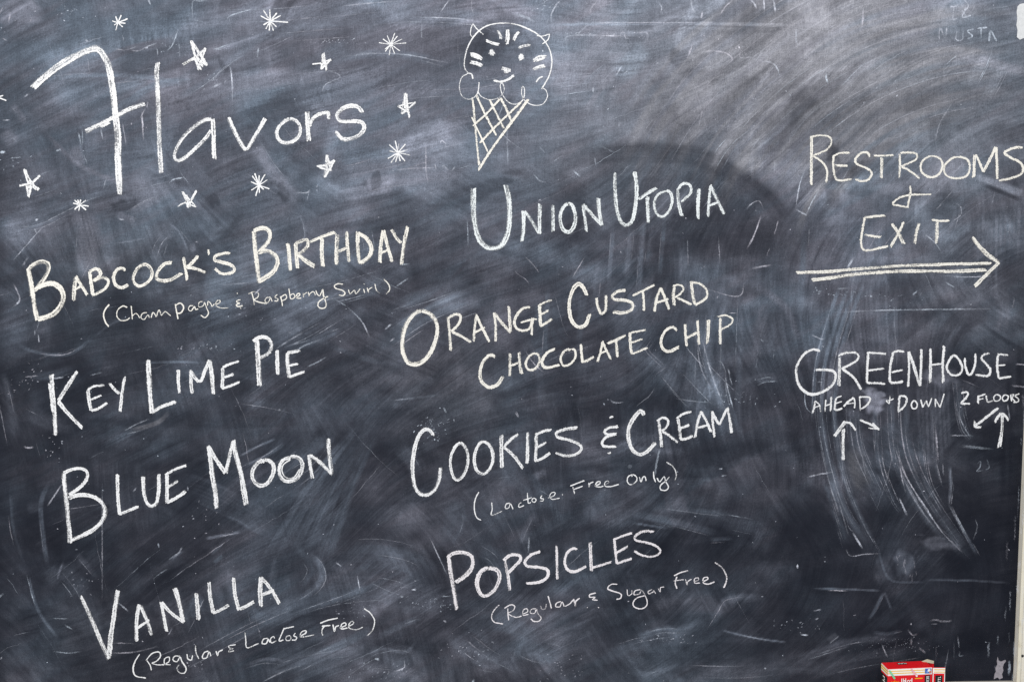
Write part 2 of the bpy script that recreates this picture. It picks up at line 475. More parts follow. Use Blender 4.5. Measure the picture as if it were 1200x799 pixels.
W('chalk_lettering', 'white chalk capitals Cookies & Cream with a curly ampersand in the middle', 'chalk lettering', WHITE, """
T 470 460
G 21 190,250 170,220 140,215 105,250 80,320 68,420 75,520 100,580 145,598 190,575 220,520 232,435
G 16 350,295 315,320 290,380 295,460 325,508 365,480 390,410 385,340 350,295
G 17 480,285 445,320 427,380 440,450 480,475 515,450 538,390 525,320 480,285
G 20 588,248 588,340 590,440 ; 14 685,242 640,275 600,315 ; 16 602,315 660,370 712,440
G 18 740,232 740,320 738,415
G 18 790,245 790,320 785,405 ; 14 785,245 830,225 880,215 ; 14 795,320 850,290 ; 15 785,400 830,380 872,352
G 15 1030,205 960,215 910,235 920,260 980,275 1040,300 1055,330 1020,360 960,368 905,350
T 640 460
G 14 418,198 365,205 340,228 365,245 410,240 ; 14 410,242 350,260 325,295 345,315 410,315 ; 12 370,148 392,138 ; 11 364,354 378,350
G 19 575,130 553,105 510,150 483,210 483,280 510,340 555,360 600,335 640,290
G 16 658,160 668,240 675,315 ; 14 650,165 680,145 712,160 705,200 675,225 ; 14 680,228 720,250 770,290
G 16 770,150 780,210 785,275 ; 12 765,150 800,125 850,110 ; 12 780,210 838,188 ; 15 785,270 820,268 858,250
G 14 905,108 885,180 870,262 ; 14 905,108 935,160 965,230 ; 12 885,205 945,190
G 14 970,110 975,180 985,258 ; 14 970,112 1000,170 1015,185 ; 12 1015,185 1040,130 1060,88 ; 14 1060,88 1075,160 1085,235
""", MENU)
W('chalk_note', 'small cursive chalk note (Lactose Free Only) under Cookies & Cream', 'chalk note', WHITE, """
T 470 460
G 7 455,580 435,620 428,670 440,725 468,745
G 7 530,640 533,680 530,715 590,692
G 6 635,645 615,650 610,675 630,672 640,648 655,680
G 6 705,640 690,650 690,668 720,658
G 7 738,585 742,625 745,645 760,640 ; 6 715,628 765,612
G 6 775,615 765,630 780,640 790,625 775,615
G 6 825,600 815,615 832,620 828,632 812,632
G 6 860,615 895,600 900,582 880,585 870,605 885,622 928,615
G 8 942,597 948,595
G 8 990,545 1040,525 1072,513 ; 8 1005,550 1010,570 1015,590 ; 7 1010,565 1062,545
G 6 1098,525 1100,550 1105,530 1125,520
T 640 460
G 6 285,545 315,530 312,518 295,525 290,545 315,550 335,545
G 6 340,540 365,525 362,515 345,522 345,545 375,548 425,535
G 7 505,478 480,490 475,520 495,537 525,520 530,495 510,478 500,490
G 7 545,492 555,520 565,495 578,490 585,515
G 7 628,460 630,495 640,522
G 7 648,498 665,520 690,490 700,520 715,550 700,570 670,565 670,540 700,515 720,490
G 8 703,405 740,430 762,475 752,513
""", NOTE)
W('chalk_lettering', 'pinkish white chalk capitals Popsicles, the lowest line of the middle column', 'chalk lettering', PINKW, """
T 510 600
G 23 80,265 92,350 108,450 125,568 ; 20 68,265 110,238 170,235 215,260 215,320 175,370 120,410
G 21 310,325 265,350 245,410 260,470 295,488 345,455 375,390 365,340 310,325
G 16 410,285 423,360 437,455 ; 17 400,282 440,250 490,250 500,275 465,315 430,350
G 14 615,228 565,245 525,285 540,315 600,320 655,335 655,375 610,405 535,415
G 12 710,198 712,290 714,390
G 14 828,218 805,212 770,240 758,290 775,335 820,345 880,315
G 16 908,175 912,260 915,345 ; 11 915,325 965,310 1028,290
G 14 1048,160 1055,230 1062,300 ; 12 1040,160 1090,140 1150,120 ; 12 1060,235 1125,200 ; 13 1062,300 1100,285 1150,268
T 640 600
G 13 630,112 570,110 520,140 530,165 600,180 655,205 665,235 620,258 560,250 515,225
""", MENU)
W('chalk_note', 'small cursive chalk note (Regular & Sugar Free) under Popsicles', 'chalk note', PINKW, """
T 510 600
G 7 375,540 345,570 330,610 345,640 397,652
G 7 425,560 425,590 430,630 ; 7 405,560 440,540 465,548 455,575 425,590 470,612 505,605
G 7 510,595 540,580 535,562 515,572 515,600 545,595
G 7 590,562 565,565 555,585 580,590 592,565 600,590 620,615 605,635 575,635 560,620
G 7 615,545 625,565 645,560 650,535
G 7 660,488 672,530 680,560
G 7 735,520 710,530 705,550 730,550 742,522 755,550
G 7 810,505 820,548 822,520 845,500 ; 6 760,548 785,535 808,510
G 7 940,470 905,480 905,495 935,495 920,510 950,512 ; 7 953,553 958,558 ; 5 888,554 892,556
G 7 1065,420 1030,420 1008,445 1040,460 1085,475 1085,500 1060,508
G 6 1122,450 1128,485 1150,475 1150,455
T 640 600
G 7 550,450 520,458 515,480 545,475 560,455 585,500 590,540 560,562 520,555 508,530 530,500 580,485
G 7 620,450 598,460 600,475 625,465 628,455 640,475
G 6 655,445 668,465 668,440 690,435
G 7 748,370 790,350 830,340 ; 8 765,375 755,410 765,445 ; 7 745,400 805,392
G 7 815,390 825,425 828,405 850,390
G 7 865,405 890,395 888,382 868,388 870,412 900,412
G 7 915,405 945,390 940,378 920,385 920,412 950,418 985,405
G 9 987,292 1030,325 1055,375 1050,415 1038,440
""", NOTE)
W('chalk_direction_text', 'cream chalk words Restrooms & Exit on three lines at the upper right', 'chalk lettering', CREAM, """
T 925 140
G 15 128,100 130,200 128,300 128,385 ; 10 122,105 180,93 235,105 245,140 215,180 140,212 ; 11 140,215 190,250 220,300 215,370
G 12 258,215 258,280 270,345 305,358 365,350 ; 10 255,215 300,197 350,195 ; 10 270,270 340,272
G 12 470,220 455,195 415,200 385,235 395,262 450,285 480,310 470,345 430,362 385,350
G 10 495,213 550,213 610,210 ; 16 540,225 540,280 535,342
G 12 645,205 645,270 642,340 ; 10 650,198 700,195 745,205 740,235 700,255 655,275 ; 12 655,278 700,300 762,345
G 11 845,215 800,225 770,260 775,310 820,338 870,325 895,280 885,235 845,215
G 11 985,220 940,235 905,280 920,330 980,345 1035,330 1055,285 1040,235 985,220
T 960 140
G 14 908,210 905,270 903,338 ; 11 915,205 940,260 960,308 ; 12 960,308 1000,230 1030,162 ; 14 1032,162 1038,250 1040,350
G 12 1190,165 1150,165 1095,185 1085,200 1120,225 1170,250 1192,285 1180,320 1120,345 1050,358
T 925 140
G 10 705,388 708,430 695,490 688,513 640,505 603,495 640,460 705,443 770,440 830,438
T 925 220
G 12 440,175 428,240 418,310 430,360 470,365 578,342 ; 13 440,175 500,168 558,163 ; 12 440,275 490,285 535,288
G 16 600,210 640,270 668,328 ; 14 670,200 635,270 592,345
G 16 758,210 742,260 733,325
G 12 832,188 880,195 932,192 ; 16 865,200 862,260 858,328
""")
ARR = 'chalk arrows on the right side of the board'
W('chalk_arrow', 'long double-shafted cream chalk arrow pointing right under the word Exit', 'chalk arrow', CREAM, """
T 925 220
G 16 42,497 200,492 400,475 620,460 850,448 1050,445 1180,443
G 18 132,540 250,525 450,500 700,488 950,488 1150,480
G 22 1070,290 1110,345 1160,395 1225,438 ; 20 1225,438 1160,500 1085,575
""", ARR, 'stroke')
W('chalk_direction_text', 'thin white chalk word Greenhouse in tall capitals at the right', 'chalk lettering', WHITE, """
T 920 390
G 13 205,105 160,98 110,125 70,190 65,250 90,320 150,358 215,345 275,305 295,250 270,220 178,215
G 15 318,145 318,230 315,310 ; 12 310,135 360,115 420,120 420,160 330,210 ; 13 335,210 400,260 445,330
G 13 485,115 480,200 478,290 ; 11 480,115 530,118 590,122 ; 11 485,220 578,208 ; 11 478,292 530,293 585,297
G 13 630,115 615,200 612,280 645,292 690,283 ; 11 625,118 660,105 695,108 ; 10 620,230 688,217
G 12 722,110 725,210 718,315 ; 12 722,110 755,200 785,310 ; 13 797,95 795,200 788,310
G 14 850,90 850,190 848,288 ; 13 930,75 922,180 925,290 ; 10 855,188 925,178
G 11 985,130 955,170 945,210 975,245 1020,240 1035,200 1015,155 985,130
T 960 390
G 11 850,145 855,200 875,245 900,220 912,170 912,120
G 12 995,118 960,128 948,150 975,180 1000,215 985,250 915,245
G 12 1045,130 1040,200 1048,265 ; 11 1045,125 1105,130 ; 9 1045,190 1088,187 ; 11 1048,265 1122,255
""")
W('chalk_note', 'small white chalk capitals Ahead & Down 2 Floors beneath Greenhouse', 'chalk note', WHITE, """
T 920 390
G 10 175,398 170,430 160,467 ; 9 175,398 200,420 208,462 ; 8 165,437 208,425
G 9 238,390 235,425 233,460 ; 10 270,372 268,410 265,455 ; 8 235,425 268,415
G 10 298,380 293,415 292,450 335,440 ; 8 298,380 330,368 ; 8 295,412 332,400
G 10 400,378 365,405 342,430 ; 9 400,378 408,405 405,440 ; 8 355,415 405,408
G 9 435,372 437,410 440,455 ; 10 433,375 480,373 498,385 480,420 445,445
G 9 612,366 612,390 608,414 ; 9 590,396 610,394 634,384 ; 7 590,397 608,414
G 10 668,372 665,420 663,465 ; 10 665,368 705,372 710,400 690,435 665,458
G 9 755,395 738,415 745,440 765,440 772,415 755,395
G 9 793,390 805,435 ; 9 805,435 825,395 ; 9 825,395 838,432 ; 8 838,432 858,380
G 9 878,385 878,432 ; 9 878,385 905,435 ; 9 930,355 918,395 905,435
G 12 1030,352 1060,345 1070,360 1050,390 1030,412 1080,412
T 960 390
G 11 930,370 928,410 ; 10 928,370 970,358 ; 9 930,390 960,382
G 9 975,365 985,402 1018,395
G 9 1035,360 1020,378 1030,398 1055,390 1058,370 1035,360
G 8 1085,362 1070,380 1080,398 1100,390 1105,370 1085,362
G 9 1118,360 1125,400 ; 9 1115,362 1138,360 1128,380 1145,400
G 9 1170,355 1145,368 1165,385 1160,402 1135,405
""")
W('chalk_arrow', 'upright white chalk arrow under the word Ahead, with one thick shaft', 'chalk arrow', WHITE, """
T 920 390
G 16 338,742 338,650 340,560
G 17 290,602 320,560 350,520 ; 11 350,520 385,530 413,570
""", ARR, 'stroke')
W('chalk_arrow', 'short white chalk arrow slanting down to the right beside the Ahead arrow', 'chalk arrow', WHITE, """
T 920 390
G 10 438,508 490,530 548,562
G 10 510,528 548,562 ; 8 548,562 487,555
""", ARR, 'stroke')
W('chalk_arrow', 'white chalk arrow slanting down to the left below the figure 2', 'chalk arrow', WHITE, """
T 960 390
G 12 1045,438 980,490 908,545
G 12 908,515 910,553 ; 11 910,553 945,550
""", ARR, 'stroke')
W('chalk_arrow', 'double-line white chalk arrow pointing up under the word Floors', 'chalk arrow', WHITE, """
T 960 390
G 10 1065,465 1068,540 1060,600 1045,668
G 9 1075,480 1072,560 1060,665
G 13 1028,522 1045,490 1065,468 ; 12 1065,468 1090,485 1105,512
""", ARR, 'stroke')
STAR = 'chalk stars and sparkles scattered around the title'
def rays(cx, cy, pts, w_=8):
    return ' ; '.join('%g %g,%g %g,%g' % (w_, cx, cy, a, b) for a, b in pts)
def star(label, txt): W('chalk_star', label, 'chalk star', WHITE, txt, STAR, 'stroke')
star('scribbled five-pointed chalk star above the letters l and a of the title',
"T 200 0\nG 12.1 72,378 150,330 205,285\nG 12.1 118,240 165,410\nG 13.2 118,240 160,300 215,385\nG 11.0 205,285 160,410\nG 11.0 72,378 140,350 215,385\nG 12.1 150,325 190,392 ; 11.0 140,345 180,410 ; 9.9 175,310 200,380")
star('small filled five-pointed chalk star above the letter o of the title',
"T 200 0\nG 8.8 828,377 880,370 938,348\nG 19.8 893,315 898,385\nG 11.0 880,408 938,350\nG 12.1 900,350 912,415\nG 9.9 880,408 893,330 ; 9.9 870,372 915,390")
star('five-pointed chalk star right of the title, beside the cone drawing',
"T 400 0\nG 9.9 330,622 380,610 435,600\nG 22.0 375,548 378,640\nG 11.0 352,668 435,600\nG 11.0 372,560 400,688\nG 9.9 330,622 395,660 ; 9.9 352,668 365,580")
star('slim leaning chalk star under the letter s of the title',
"T 200 100\nG 14.3 855,475 905,468 960,440\nG 17.6 915,408 910,480 900,540\nG 11.0 915,410 938,500\nG 11.0 900,540 958,440\nG 9.9 870,482 938,500")
star('angular crossed chalk star under the letter a of the title',
"T 200 100\nG 11.0 70,622 90,665 115,712\nG 11.0 152,615 125,665 100,715\nG 8.8 42,710 130,660\nG 9.9 150,712 70,625\nG 9.9 100,715 95,640 ; 8.8 42,710 80,690 150,712")
star('solid white five-pointed chalk star at the far left above the sparkle',
"T 0 120\nG 15.4 140,390 172,455 215,510\nG 13.2 235,428 190,470 160,495\nG 12.1 168,552 160,490\nG 11.0 115,487 165,480 200,490\nG 15.4 228,512 175,480 ; 13.2 168,552 190,470\nG 13.2 150,400 175,500")
def spark(label, org, c, pts, w_=8):
    W('chalk_sparkle', label, 'chalk sparkle', WHITE, 'T %g %g\nG ' % org + '\nG '.join(rays(c[0], c[1], [p], w_) for p in pts), STAR, 'stroke')
spark('tiny chalk sparkle above the bar of the title F at the top', (0, 0), (690, 135), [(710,90),(748,112),(735,138),(720,160),(678,180),(668,150),(657,125),(678,98)])
spark('large many-rayed chalk sparkle above the title, between two stars', (200, 0), (583, 125), [(543,62),(580,57),(622,78),(645,93),(688,133),(620,160),(602,182),(577,182),(557,172),(543,148),(527,95)])
spark('chalk sparkle at the top left of the ice cream cone drawing', (400, 0), (290, 262), [(220,252),(243,230),(268,210),(313,195),(328,213),(357,230),(380,253),(343,300),(312,315),(280,325),(257,303),(255,290)], 6)
spark('chalk sparkle left of the cone tip, between star and Union Utopia', (400, 100), (332, 395), [(315,325),(337,342),(375,345),(280,348),(282,385),(272,430),(290,455),(318,450),(345,445),(373,445),(405,410),(390,378)])
spark('chalk sparkle below the letter v of the title', (200, 100), (517, 585), [(492,515),(518,527),(553,520),(567,553),(578,607),(545,610),(520,630),(498,648),(472,615),(470,565),(478,530)])
spark('small chalk sparkle left of the foot of the title F', (0, 120), (468, 600), [(437,572),(455,570),(472,568),(503,573),(520,608),(505,630),(462,635),(437,627),(428,590)])
spark('chalk sparkle cut off by the left edge beside the title F', (0, 0), (-12, 570), [(38,590),(20,560),(-20,540),(-40,590)])

# the drawing: a plain stand-in of an ice cream scoop with ears and a simple face on a lattice cone
W('chalk_ice_cream_drawing', 'chalk drawing of an ice cream cone whose scoop has ears and a face', 'chalk drawing', WHITE, """
T 520 10 3.805
G 6.5 110,290 95,270 92,240 105,180 135,125 180,85 240,68 310,70 370,90 430,125 470,180 482,240 470,300 437,360
G 5.5 135,130 120,120 122,90 130,70 ; 5.5 130,70 150,95 178,118
G 5.5 415,122 440,125 472,115 ; 5.5 472,115 465,140 440,160
G 5 110,290 80,310 70,355 85,395 120,405 150,380 158,330
G 5 150,370 170,395 210,408 250,395 270,365 262,335 252,345 262,385 290,420 325,427 355,405 360,360 350,350 348,385 365,415 400,432 440,428 462,395 455,365 437,355
G 13 205,190 225,205 ; 13 205,205 225,190 ; 12 215,182 215,212
G 13 335,210 355,225 ; 13 335,225 355,210 ; 12 345,203 345,232
G 12 188,142 215,155 245,162
G 12 335,178 360,168 388,166
G 13 285,95 284,120 280,148 ; 8 288,95 289,125 284,160
G 12 240,98 250,115 258,138
G 12 335,105 322,122 312,142
G 14 262,268 298,276 ; 13 268,282 290,285
G 10 222,322 250,328 285,318 312,300
G 14 120,205 150,212 172,228 ; 10 126,212 160,226
G 13 118,242 148,248 170,258
G 14 455,215 425,218 400,232 ; 10 450,222 415,234
G 13 450,255 422,262 398,274
G 7 105,288 125,295 130,315
G 7 442,305 425,312 412,330
""", None, 'stroke')
CONE_TXT = """
T 520 10 3.805
G 8 128,400 140,520 150,620 158,700
G 10 378,405 300,510 220,620 155,720
G 8 145,385 175,450 235,568
G 8 205,408 240,480 268,535
G 9 255,400 280,450 305,510
G 8 250,405 190,470 130,525
G 9 345,420 270,490 160,600
G 7 125,485 160,560 197,640
"""

# how many glyphs make each word of a line
WORDS = {
 "Babcock's Birthday, the": [("Babcock's", 9), ("Birthday", 8)], "Champagne": [("Champagne", 10), ("&", 1), ("Raspberry", 9), ("Swirl", 6)],
 "Key Lime Pie, the": [("Key", 3), ("Lime", 4), ("Pie", 3)], "Blue Moon, the": [("Blue", 4), ("Moon", 4)],
 "(Regular & Lactose": [("Regular", 8), ("&", 1), ("Lactose", 7), ("Free", 5)], "Union Utopia below": [("Union", 5), ("Utopia", 6)],
 "Orange Custard Chocolate": [("Orange", 6), ("Custard", 7), ("Chocolate", 9), ("Chip", 4)], "Cookies & Cream with": [("Cookies", 7), ("&", 1), ("Cream", 5)],
 "(Lactose Free Only)": [("Lactose", 9), ("Free", 4), ("Only", 5)], "(Regular & Sugar": [("Regular", 8), ("&", 1), ("Sugar", 5), ("Free", 5)],
 "Restrooms & Exit": [("Restrooms", 9), ("&", 1), ("Exit", 4)], "Ahead & Down 2 Floors": [("Ahead", 5), ("&", 1), ("Down", 4), ("2", 1), ("Floors", 6)]}
# ------------------------------------------------------------------ dust film and overall tone of the slate, as a density map over the board
STEP = 1.35
BX0, _ = P(-260, 400); BX1 = P(1187.2, 793)[0]
BZ0 = P(1187.2, 797.0)[1]; _, BZ1 = P(600, -150)
sx = STEP*CAM_D/F_PX
nx = int((BX1-BX0)/sx)+1; nz = int((BZ1-BZ0)/sx)+1
gx = np.linspace(BX0, BX1, nx); gz = np.linspace(BZ0, BZ1, nz)
GX, GZ = np.meshgrid(gx, gz)
# board point -> measuring coordinates of the tracing (inverse of P_arr)
dx, dy, dz = GX, CAM_D*np.ones_like(GX), GZ-CAM_H
cx_, cy_, cz_ = [R_[0, i]*dx + R_[1, i]*dy + R_[2, i]*dz for i in range(3)]
U = (600 + F_PX*cx_/(-cz_)).astype(np.float32); V = (399.5 - F_PX*cy_/(-cz_)).astype(np.float32)
del dx, dy, dz, cx_, cy_, cz_

rng = np.random.default_rng(7)
def vnoise(fx, fy, seed, ang=0.0, u=None, v=None):
    r = np.random.default_rng(seed); g = r.random((64, 64)).astype(np.float32)
    u = U if u is None else u; v = V if v is None else v
    ca, sa = math.cos(ang), math.sin(ang)
    a = ((u*ca+v*sa)/fx + 1000.37); b = ((-u*sa+v*ca)/fy + 1000.71)
    i = np.floor(a).astype(np.int32); j = np.floor(b).astype(np.int32)
    fa = a-i; fb = b-j; fa = fa*fa*(3-2*fa); fb = fb*fb*(3-2*fb)
    i0, i1, j0, j1 = i % 64, (i+1) % 64, j % 64, (j+1) % 64
    return (g[i0, j0]*(1-fa)+g[i1, j0]*fa)*(1-fb) + (g[i0, j1]*(1-fa)+g[i1, j1]*fa)*fb
def lin(s):
    s = np.asarray(s, float)/255; return np.where(s < .04045, s/12.92, ((s+.055)/1.055)**2.4)
KX = [-260, 0, 200, 400, 600, 800, 1000, 1200]  # broad tone of the board by zone, lighter at the top, stored as density
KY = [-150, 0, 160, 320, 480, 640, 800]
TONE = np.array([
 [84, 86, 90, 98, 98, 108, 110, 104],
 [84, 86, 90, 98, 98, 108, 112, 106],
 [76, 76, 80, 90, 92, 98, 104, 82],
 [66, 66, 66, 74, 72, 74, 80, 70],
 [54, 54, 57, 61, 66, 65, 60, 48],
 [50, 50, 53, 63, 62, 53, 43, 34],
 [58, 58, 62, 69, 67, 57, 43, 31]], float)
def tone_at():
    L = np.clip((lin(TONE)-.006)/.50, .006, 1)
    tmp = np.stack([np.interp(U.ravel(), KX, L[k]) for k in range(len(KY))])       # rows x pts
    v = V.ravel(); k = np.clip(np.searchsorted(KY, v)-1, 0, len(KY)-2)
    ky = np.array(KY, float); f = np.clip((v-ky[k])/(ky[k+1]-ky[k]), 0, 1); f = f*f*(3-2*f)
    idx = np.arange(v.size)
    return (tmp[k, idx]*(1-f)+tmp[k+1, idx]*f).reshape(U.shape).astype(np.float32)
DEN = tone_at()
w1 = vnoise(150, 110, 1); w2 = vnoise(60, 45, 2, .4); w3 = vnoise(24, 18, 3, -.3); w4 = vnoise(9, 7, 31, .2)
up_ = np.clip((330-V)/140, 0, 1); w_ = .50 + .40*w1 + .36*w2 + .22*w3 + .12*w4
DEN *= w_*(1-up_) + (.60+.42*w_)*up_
# brushing: streaks drawn out along a wandering field of wiping directions
def zone(cx, cy, rx, ry): return np.exp(-((U-cx)/rx)**2-((V-cy)/ry)**2)
def brush(theta, n_steps, seed, grain):
    r = np.random.default_rng(seed)
    src = r.random(U.shape).astype(np.float32)**3*(1-grain)*1.8 + grain*vnoise(5, 5, seed)*1.6
    vx = (np.cos(theta)*1.4).astype(np.float32); vz = (-np.sin(theta)*1.4).astype(np.float32)
    acc = src.copy(); j0_, i0_ = np.mgrid[0:U.shape[0], 0:U.shape[1]].astype(np.float32)
    for s in (1, -1):
        i, j = i0_.copy(), j0_.copy()
        ii, jj = i0_.astype(np.int32), j0_.astype(np.int32)
        for k in range(n_steps):
            i += s*vx[jj, ii]; j += s*vz[jj, ii]
            ii = np.clip(i, 0, nx-1).astype(np.int32); jj = np.clip(j, 0, nz-1).astype(np.int32)
            acc += src[jj, ii]
    acc -= acc.mean(); return acc/acc.std()
zt = zone(430, 60, 420, 160); zr = zone(930, 130, 260, 170); zg = zone(1030, 430, 170, 230)+.8*zone(840, 380, 120, 170); zl = zone(80, 500, 120, 250)
base = np.full(U.shape, -.35, np.float32)
base = base*(1-zt)+zt*-.15; base = base*(1-zr)+zr*-.75; zg = np.clip(zg, 0, 1); base = base*(1-zg)+zg*-1.62
thA = base + 1.1*(vnoise(260, 210, 71)-.5) + .5*(vnoise(90, 80, 72)-.5)
thB = 1.5 - .6*(1-zg) + 1.7*(vnoise(190, 170, 73)-.5)
LA = brush(thA, 26, 81, .16)*.6+brush(thA, 12, 83, .6)*.5; LB = brush(thB, 20, 82, .2)*.6+brush(thB, 12, 84, .6)*.5
pm = np.clip((vnoise(85, 60, 74, .5) + .35*(vnoise(22, 18, 75)-.5) - .56)/.10 + .5*zl, 0, 1); pm = pm*pm*(3-2*pm)*(1-.7*zt)*(1-.8*zr)
lic = LA*(1-pm) + LB*pm
DEN *= np.clip(1 + (.185-.075*zr-.04*zt)*lic + .10*(pm-.4), .3, 2)
# clouded powder and bare patches
big = vnoise(70, 55, 97, .4)*.6+vnoise(30, 26, 98, -.5)*.4 + .03*lic
upper = np.clip((360-V)/160, 0, 1)
DEN *= np.clip(1 + 1.05*(big-.5)*(1-.72*upper), .35, 2.2)
# overlapping wiped patches with one firm edge
def comb(ang, seed, fine=3, long=120): return vnoise(long, fine, seed, ang)-.5
pA = vnoise(130, 60, 91, -.4)+.3*LA*.1; DEN *= 1 + .46*(np.clip((pA-.5)/.05, 0, 1)-.5)*vnoise(240, 160, 92)
pB = vnoise(80, 120, 93, .5)+.2*LB*.1; DEN *= 1 + .46*(np.clip((pB-.55)/.04, 0, 1)-.4)*vnoise(200, 200, 94)
pC = vnoise(26, 90, 191, .06)*.7+vnoise(70, 60, 192)*.3; DEN *= 1 + .30*(np.clip((pC-.52)/.03, 0, 1)-.4)*(V > 300)*vnoise(160, 160, 194)
pD = vnoise(110, 24, 195, -.12)*.7+vnoise(60, 50, 196)*.3; DEN *= 1 + .30*(np.clip((pD-.52)/.03, 0, 1)-.4)*vnoise(160, 160, 197)
cl = vnoise(40, 34, 95, .8)*vnoise(17, 13, 96); up0 = np.clip((330-V)/140, 0, 1); DEN *= (.66 + 1.35*cl)*(1-up0) + up0*(.86+.5*cl)
DEN *= 1 + .12*comb(1.57, 19) + .10*comb(0, 21)
DEN *= 1 - .45*np.clip((14-U)/14, 0, 1)*(V > 150)
HUE = np.clip(.5 + .9*(vnoise(120, 90, 5)-.5) + .8*(vnoise(34, 26, 6)-.5) + .5*(vnoise(90, 6, 61, -.5)-.5), 0, 1)
WARM = np.clip(zone(1000, 90, 220, 110)*.45 + .5*(vnoise(200, 140, 8)-.62), 0, 1)

TR = Ribbons(3)
def swipe(pts, wd, d, streak=.7, hue=None, n_tr=0, tr=.25, mul=False, soft=.55, ends=.25, warm=None):
    """a rubbed band along pts, photo-pixel units; d adds (or multiplies, mul) film density"""
    if not mul:
        if wd > 7: wd *= 1.35; d *= .92
        soft = max(soft, .8) if wd > 8 else soft
    p, t = spline(pts, 6.0)
    n = len(p); L = t[-1]
    x0, x1 = p[:, 0].min()-wd, p[:, 0].max()+wd; y0, y1 = p[:, 1].min()-wd, p[:, 1].max()+wd
    # window of the grid
    gu = U[nz//2]; gv = V[:, nx//2]
    i0 = max(0, int(np.searchsorted(gu, x0-12))); i1 = min(nx, int(np.searchsorted(gu, x1+12)))
    gvr = gv[::-1]
    j1 = nz-max(0, int(np.searchsorted(gvr, y0-20))); j0 = nz-min(nz, int(np.searchsorted(gvr, y1+20)))
    if i1 <= i0 or j1 <= j0: return
    u = U[j0:j1, i0:i1]; v = V[j0:j1, i0:i1]
    best = np.full(u.shape, 1e9, np.float32); ts = np.zeros_like(best); sd = np.zeros_like(best)
    for k in range(n-1):
        ax, ay = p[k]; bx, by = p[k+1]; ex, ey = bx-ax, by-ay; l2 = ex*ex+ey*ey
        f = np.clip(((u-ax)*ex+(v-ay)*ey)/l2, 0, 1)
        qx, qy = u-ax-f*ex, v-ay-f*ey; dd = qx*qx+qy*qy
        m = dd < best
        best = np.where(m, dd, best); ts = np.where(m, t[k]+f*(t[k+1]-t[k]), ts)
        sd = np.where(m, np.sqrt(dd)*np.sign(ex*qy-ey*qx), sd)
    a = np.abs(sd)/(wd/2)
    sh = np.clip((1-a)/soft, 0, 1); sh = sh*sh*(3-2*sh)
    e = np.clip(np.minimum(ts, L-ts)/(L*ends+1e-3), 0, 1)
    e = e*e*(3-2*e)
    s = int(rng.integers(1e6))
    st = 1 + streak*(vnoise(2.0, 45, s, 0, sd, ts)*.8 + vnoise(5.0, 60, s+1, 0, sd, ts)*1.2 + vnoise(14, 22, s+2, 0, sd, ts)*.9 - 1.45)
    amt = sh*e*np.clip(st, 0, 2)*(1 + .22*lic[j0:j1, i0:i1])*(1 if mul else .85)
    if mul: DEN[j0:j1, i0:i1] *= np.clip(1 + d*amt, .03, 3)
    else: DEN[j0:j1, i0:i1] += d*amt
    if hue is not None: HUE[j0:j1, i0:i1] += (hue-HUE[j0:j1, i0:i1])*np.clip(amt, 0, 1)*.8
    if warm is not None: WARM[j0:j1, i0:i1] += (warm-WARM[j0:j1, i0:i1])*np.clip(amt, 0, 1)*.8
    for _ in range(int(n_tr*.32+.5)):
        g = np.gradient(p, axis=0); g /= np.maximum(np.hypot(g[:, 0], g[:, 1]), 1e-9)[:, None]
        nn = np.stack([-g[:, 1], g[:, 0]], 1)
        o = rng.uniform(-.48, .48)*wd
        a0, a1 = sorted(rng.uniform(0, 1, 2)); 
        if a1-a0 < .2: a1 = min(1, a0+.35)
        k0, k1 = int(a0*(n-1)), int(a1*(n-1))+1
        seg = (p+nn*o)[k0:k1+1]
        if len(seg) > 2: TR.ribbon(seg[::2] if len(seg) > 5 else seg, rng.uniform(.5, 1.15), press=tr*rng.uniform(.3, .95), depth=.0002, rag=.15, fade=True, step=2.0)
def blob(cx, cy, rx, ry, d, mul=True, rough=.5, ang=0.0, hue=None):
    i0 = int(np.clip(np.searchsorted(U[nz//2], cx-2.2*max(rx, ry)), 0, nx)); i1 = int(np.clip(np.searchsorted(U[nz//2], cx+2.2*max(rx, ry)), 0, nx))
    if i1 <= i0: return
    u = U[:, i0:i1]-cx; v = V[:, i0:i1]-cy
    ca, sa = math.cos(ang), math.sin(ang)
    a, b = (u*ca+v*sa)/rx, (-u*sa+v*ca)/ry
    s = int(rng.integers(1e6))
    r = np.sqrt(a*a+b*b) + rough*(vnoise(max(4, rx*.4), max(4, ry*.4), s, 0, u, v)-.5)*1.6
    m = np.clip((1.15-r)/.6, 0, 1); m = m*m*(3-2*m)
    if mul: DEN[:, i0:i1] *= np.clip(1+d*m, .03, 4)
    else: DEN[:, i0:i1] += d*m*(.6+.8*vnoise(5, 5, s+3, 0, u, v))
    if hue is not None: HUE[:, i0:i1] += (hue-HUE[:, i0:i1])*m*.8
def scratch(pts, wd=1.2, pr=.35, fade=True):
    if pts[0][0] > 1040 and pts[0][1] > 600: pr *= .5
    if pts[0][0] > 1080 and pts[0][1] < 60: pr, wd, fade = pr*1.1, wd*1.1, False
    TR.ribbon(pts, wd, press=pr, depth=.00022, rag=.18, fade=fade, step=1.5)

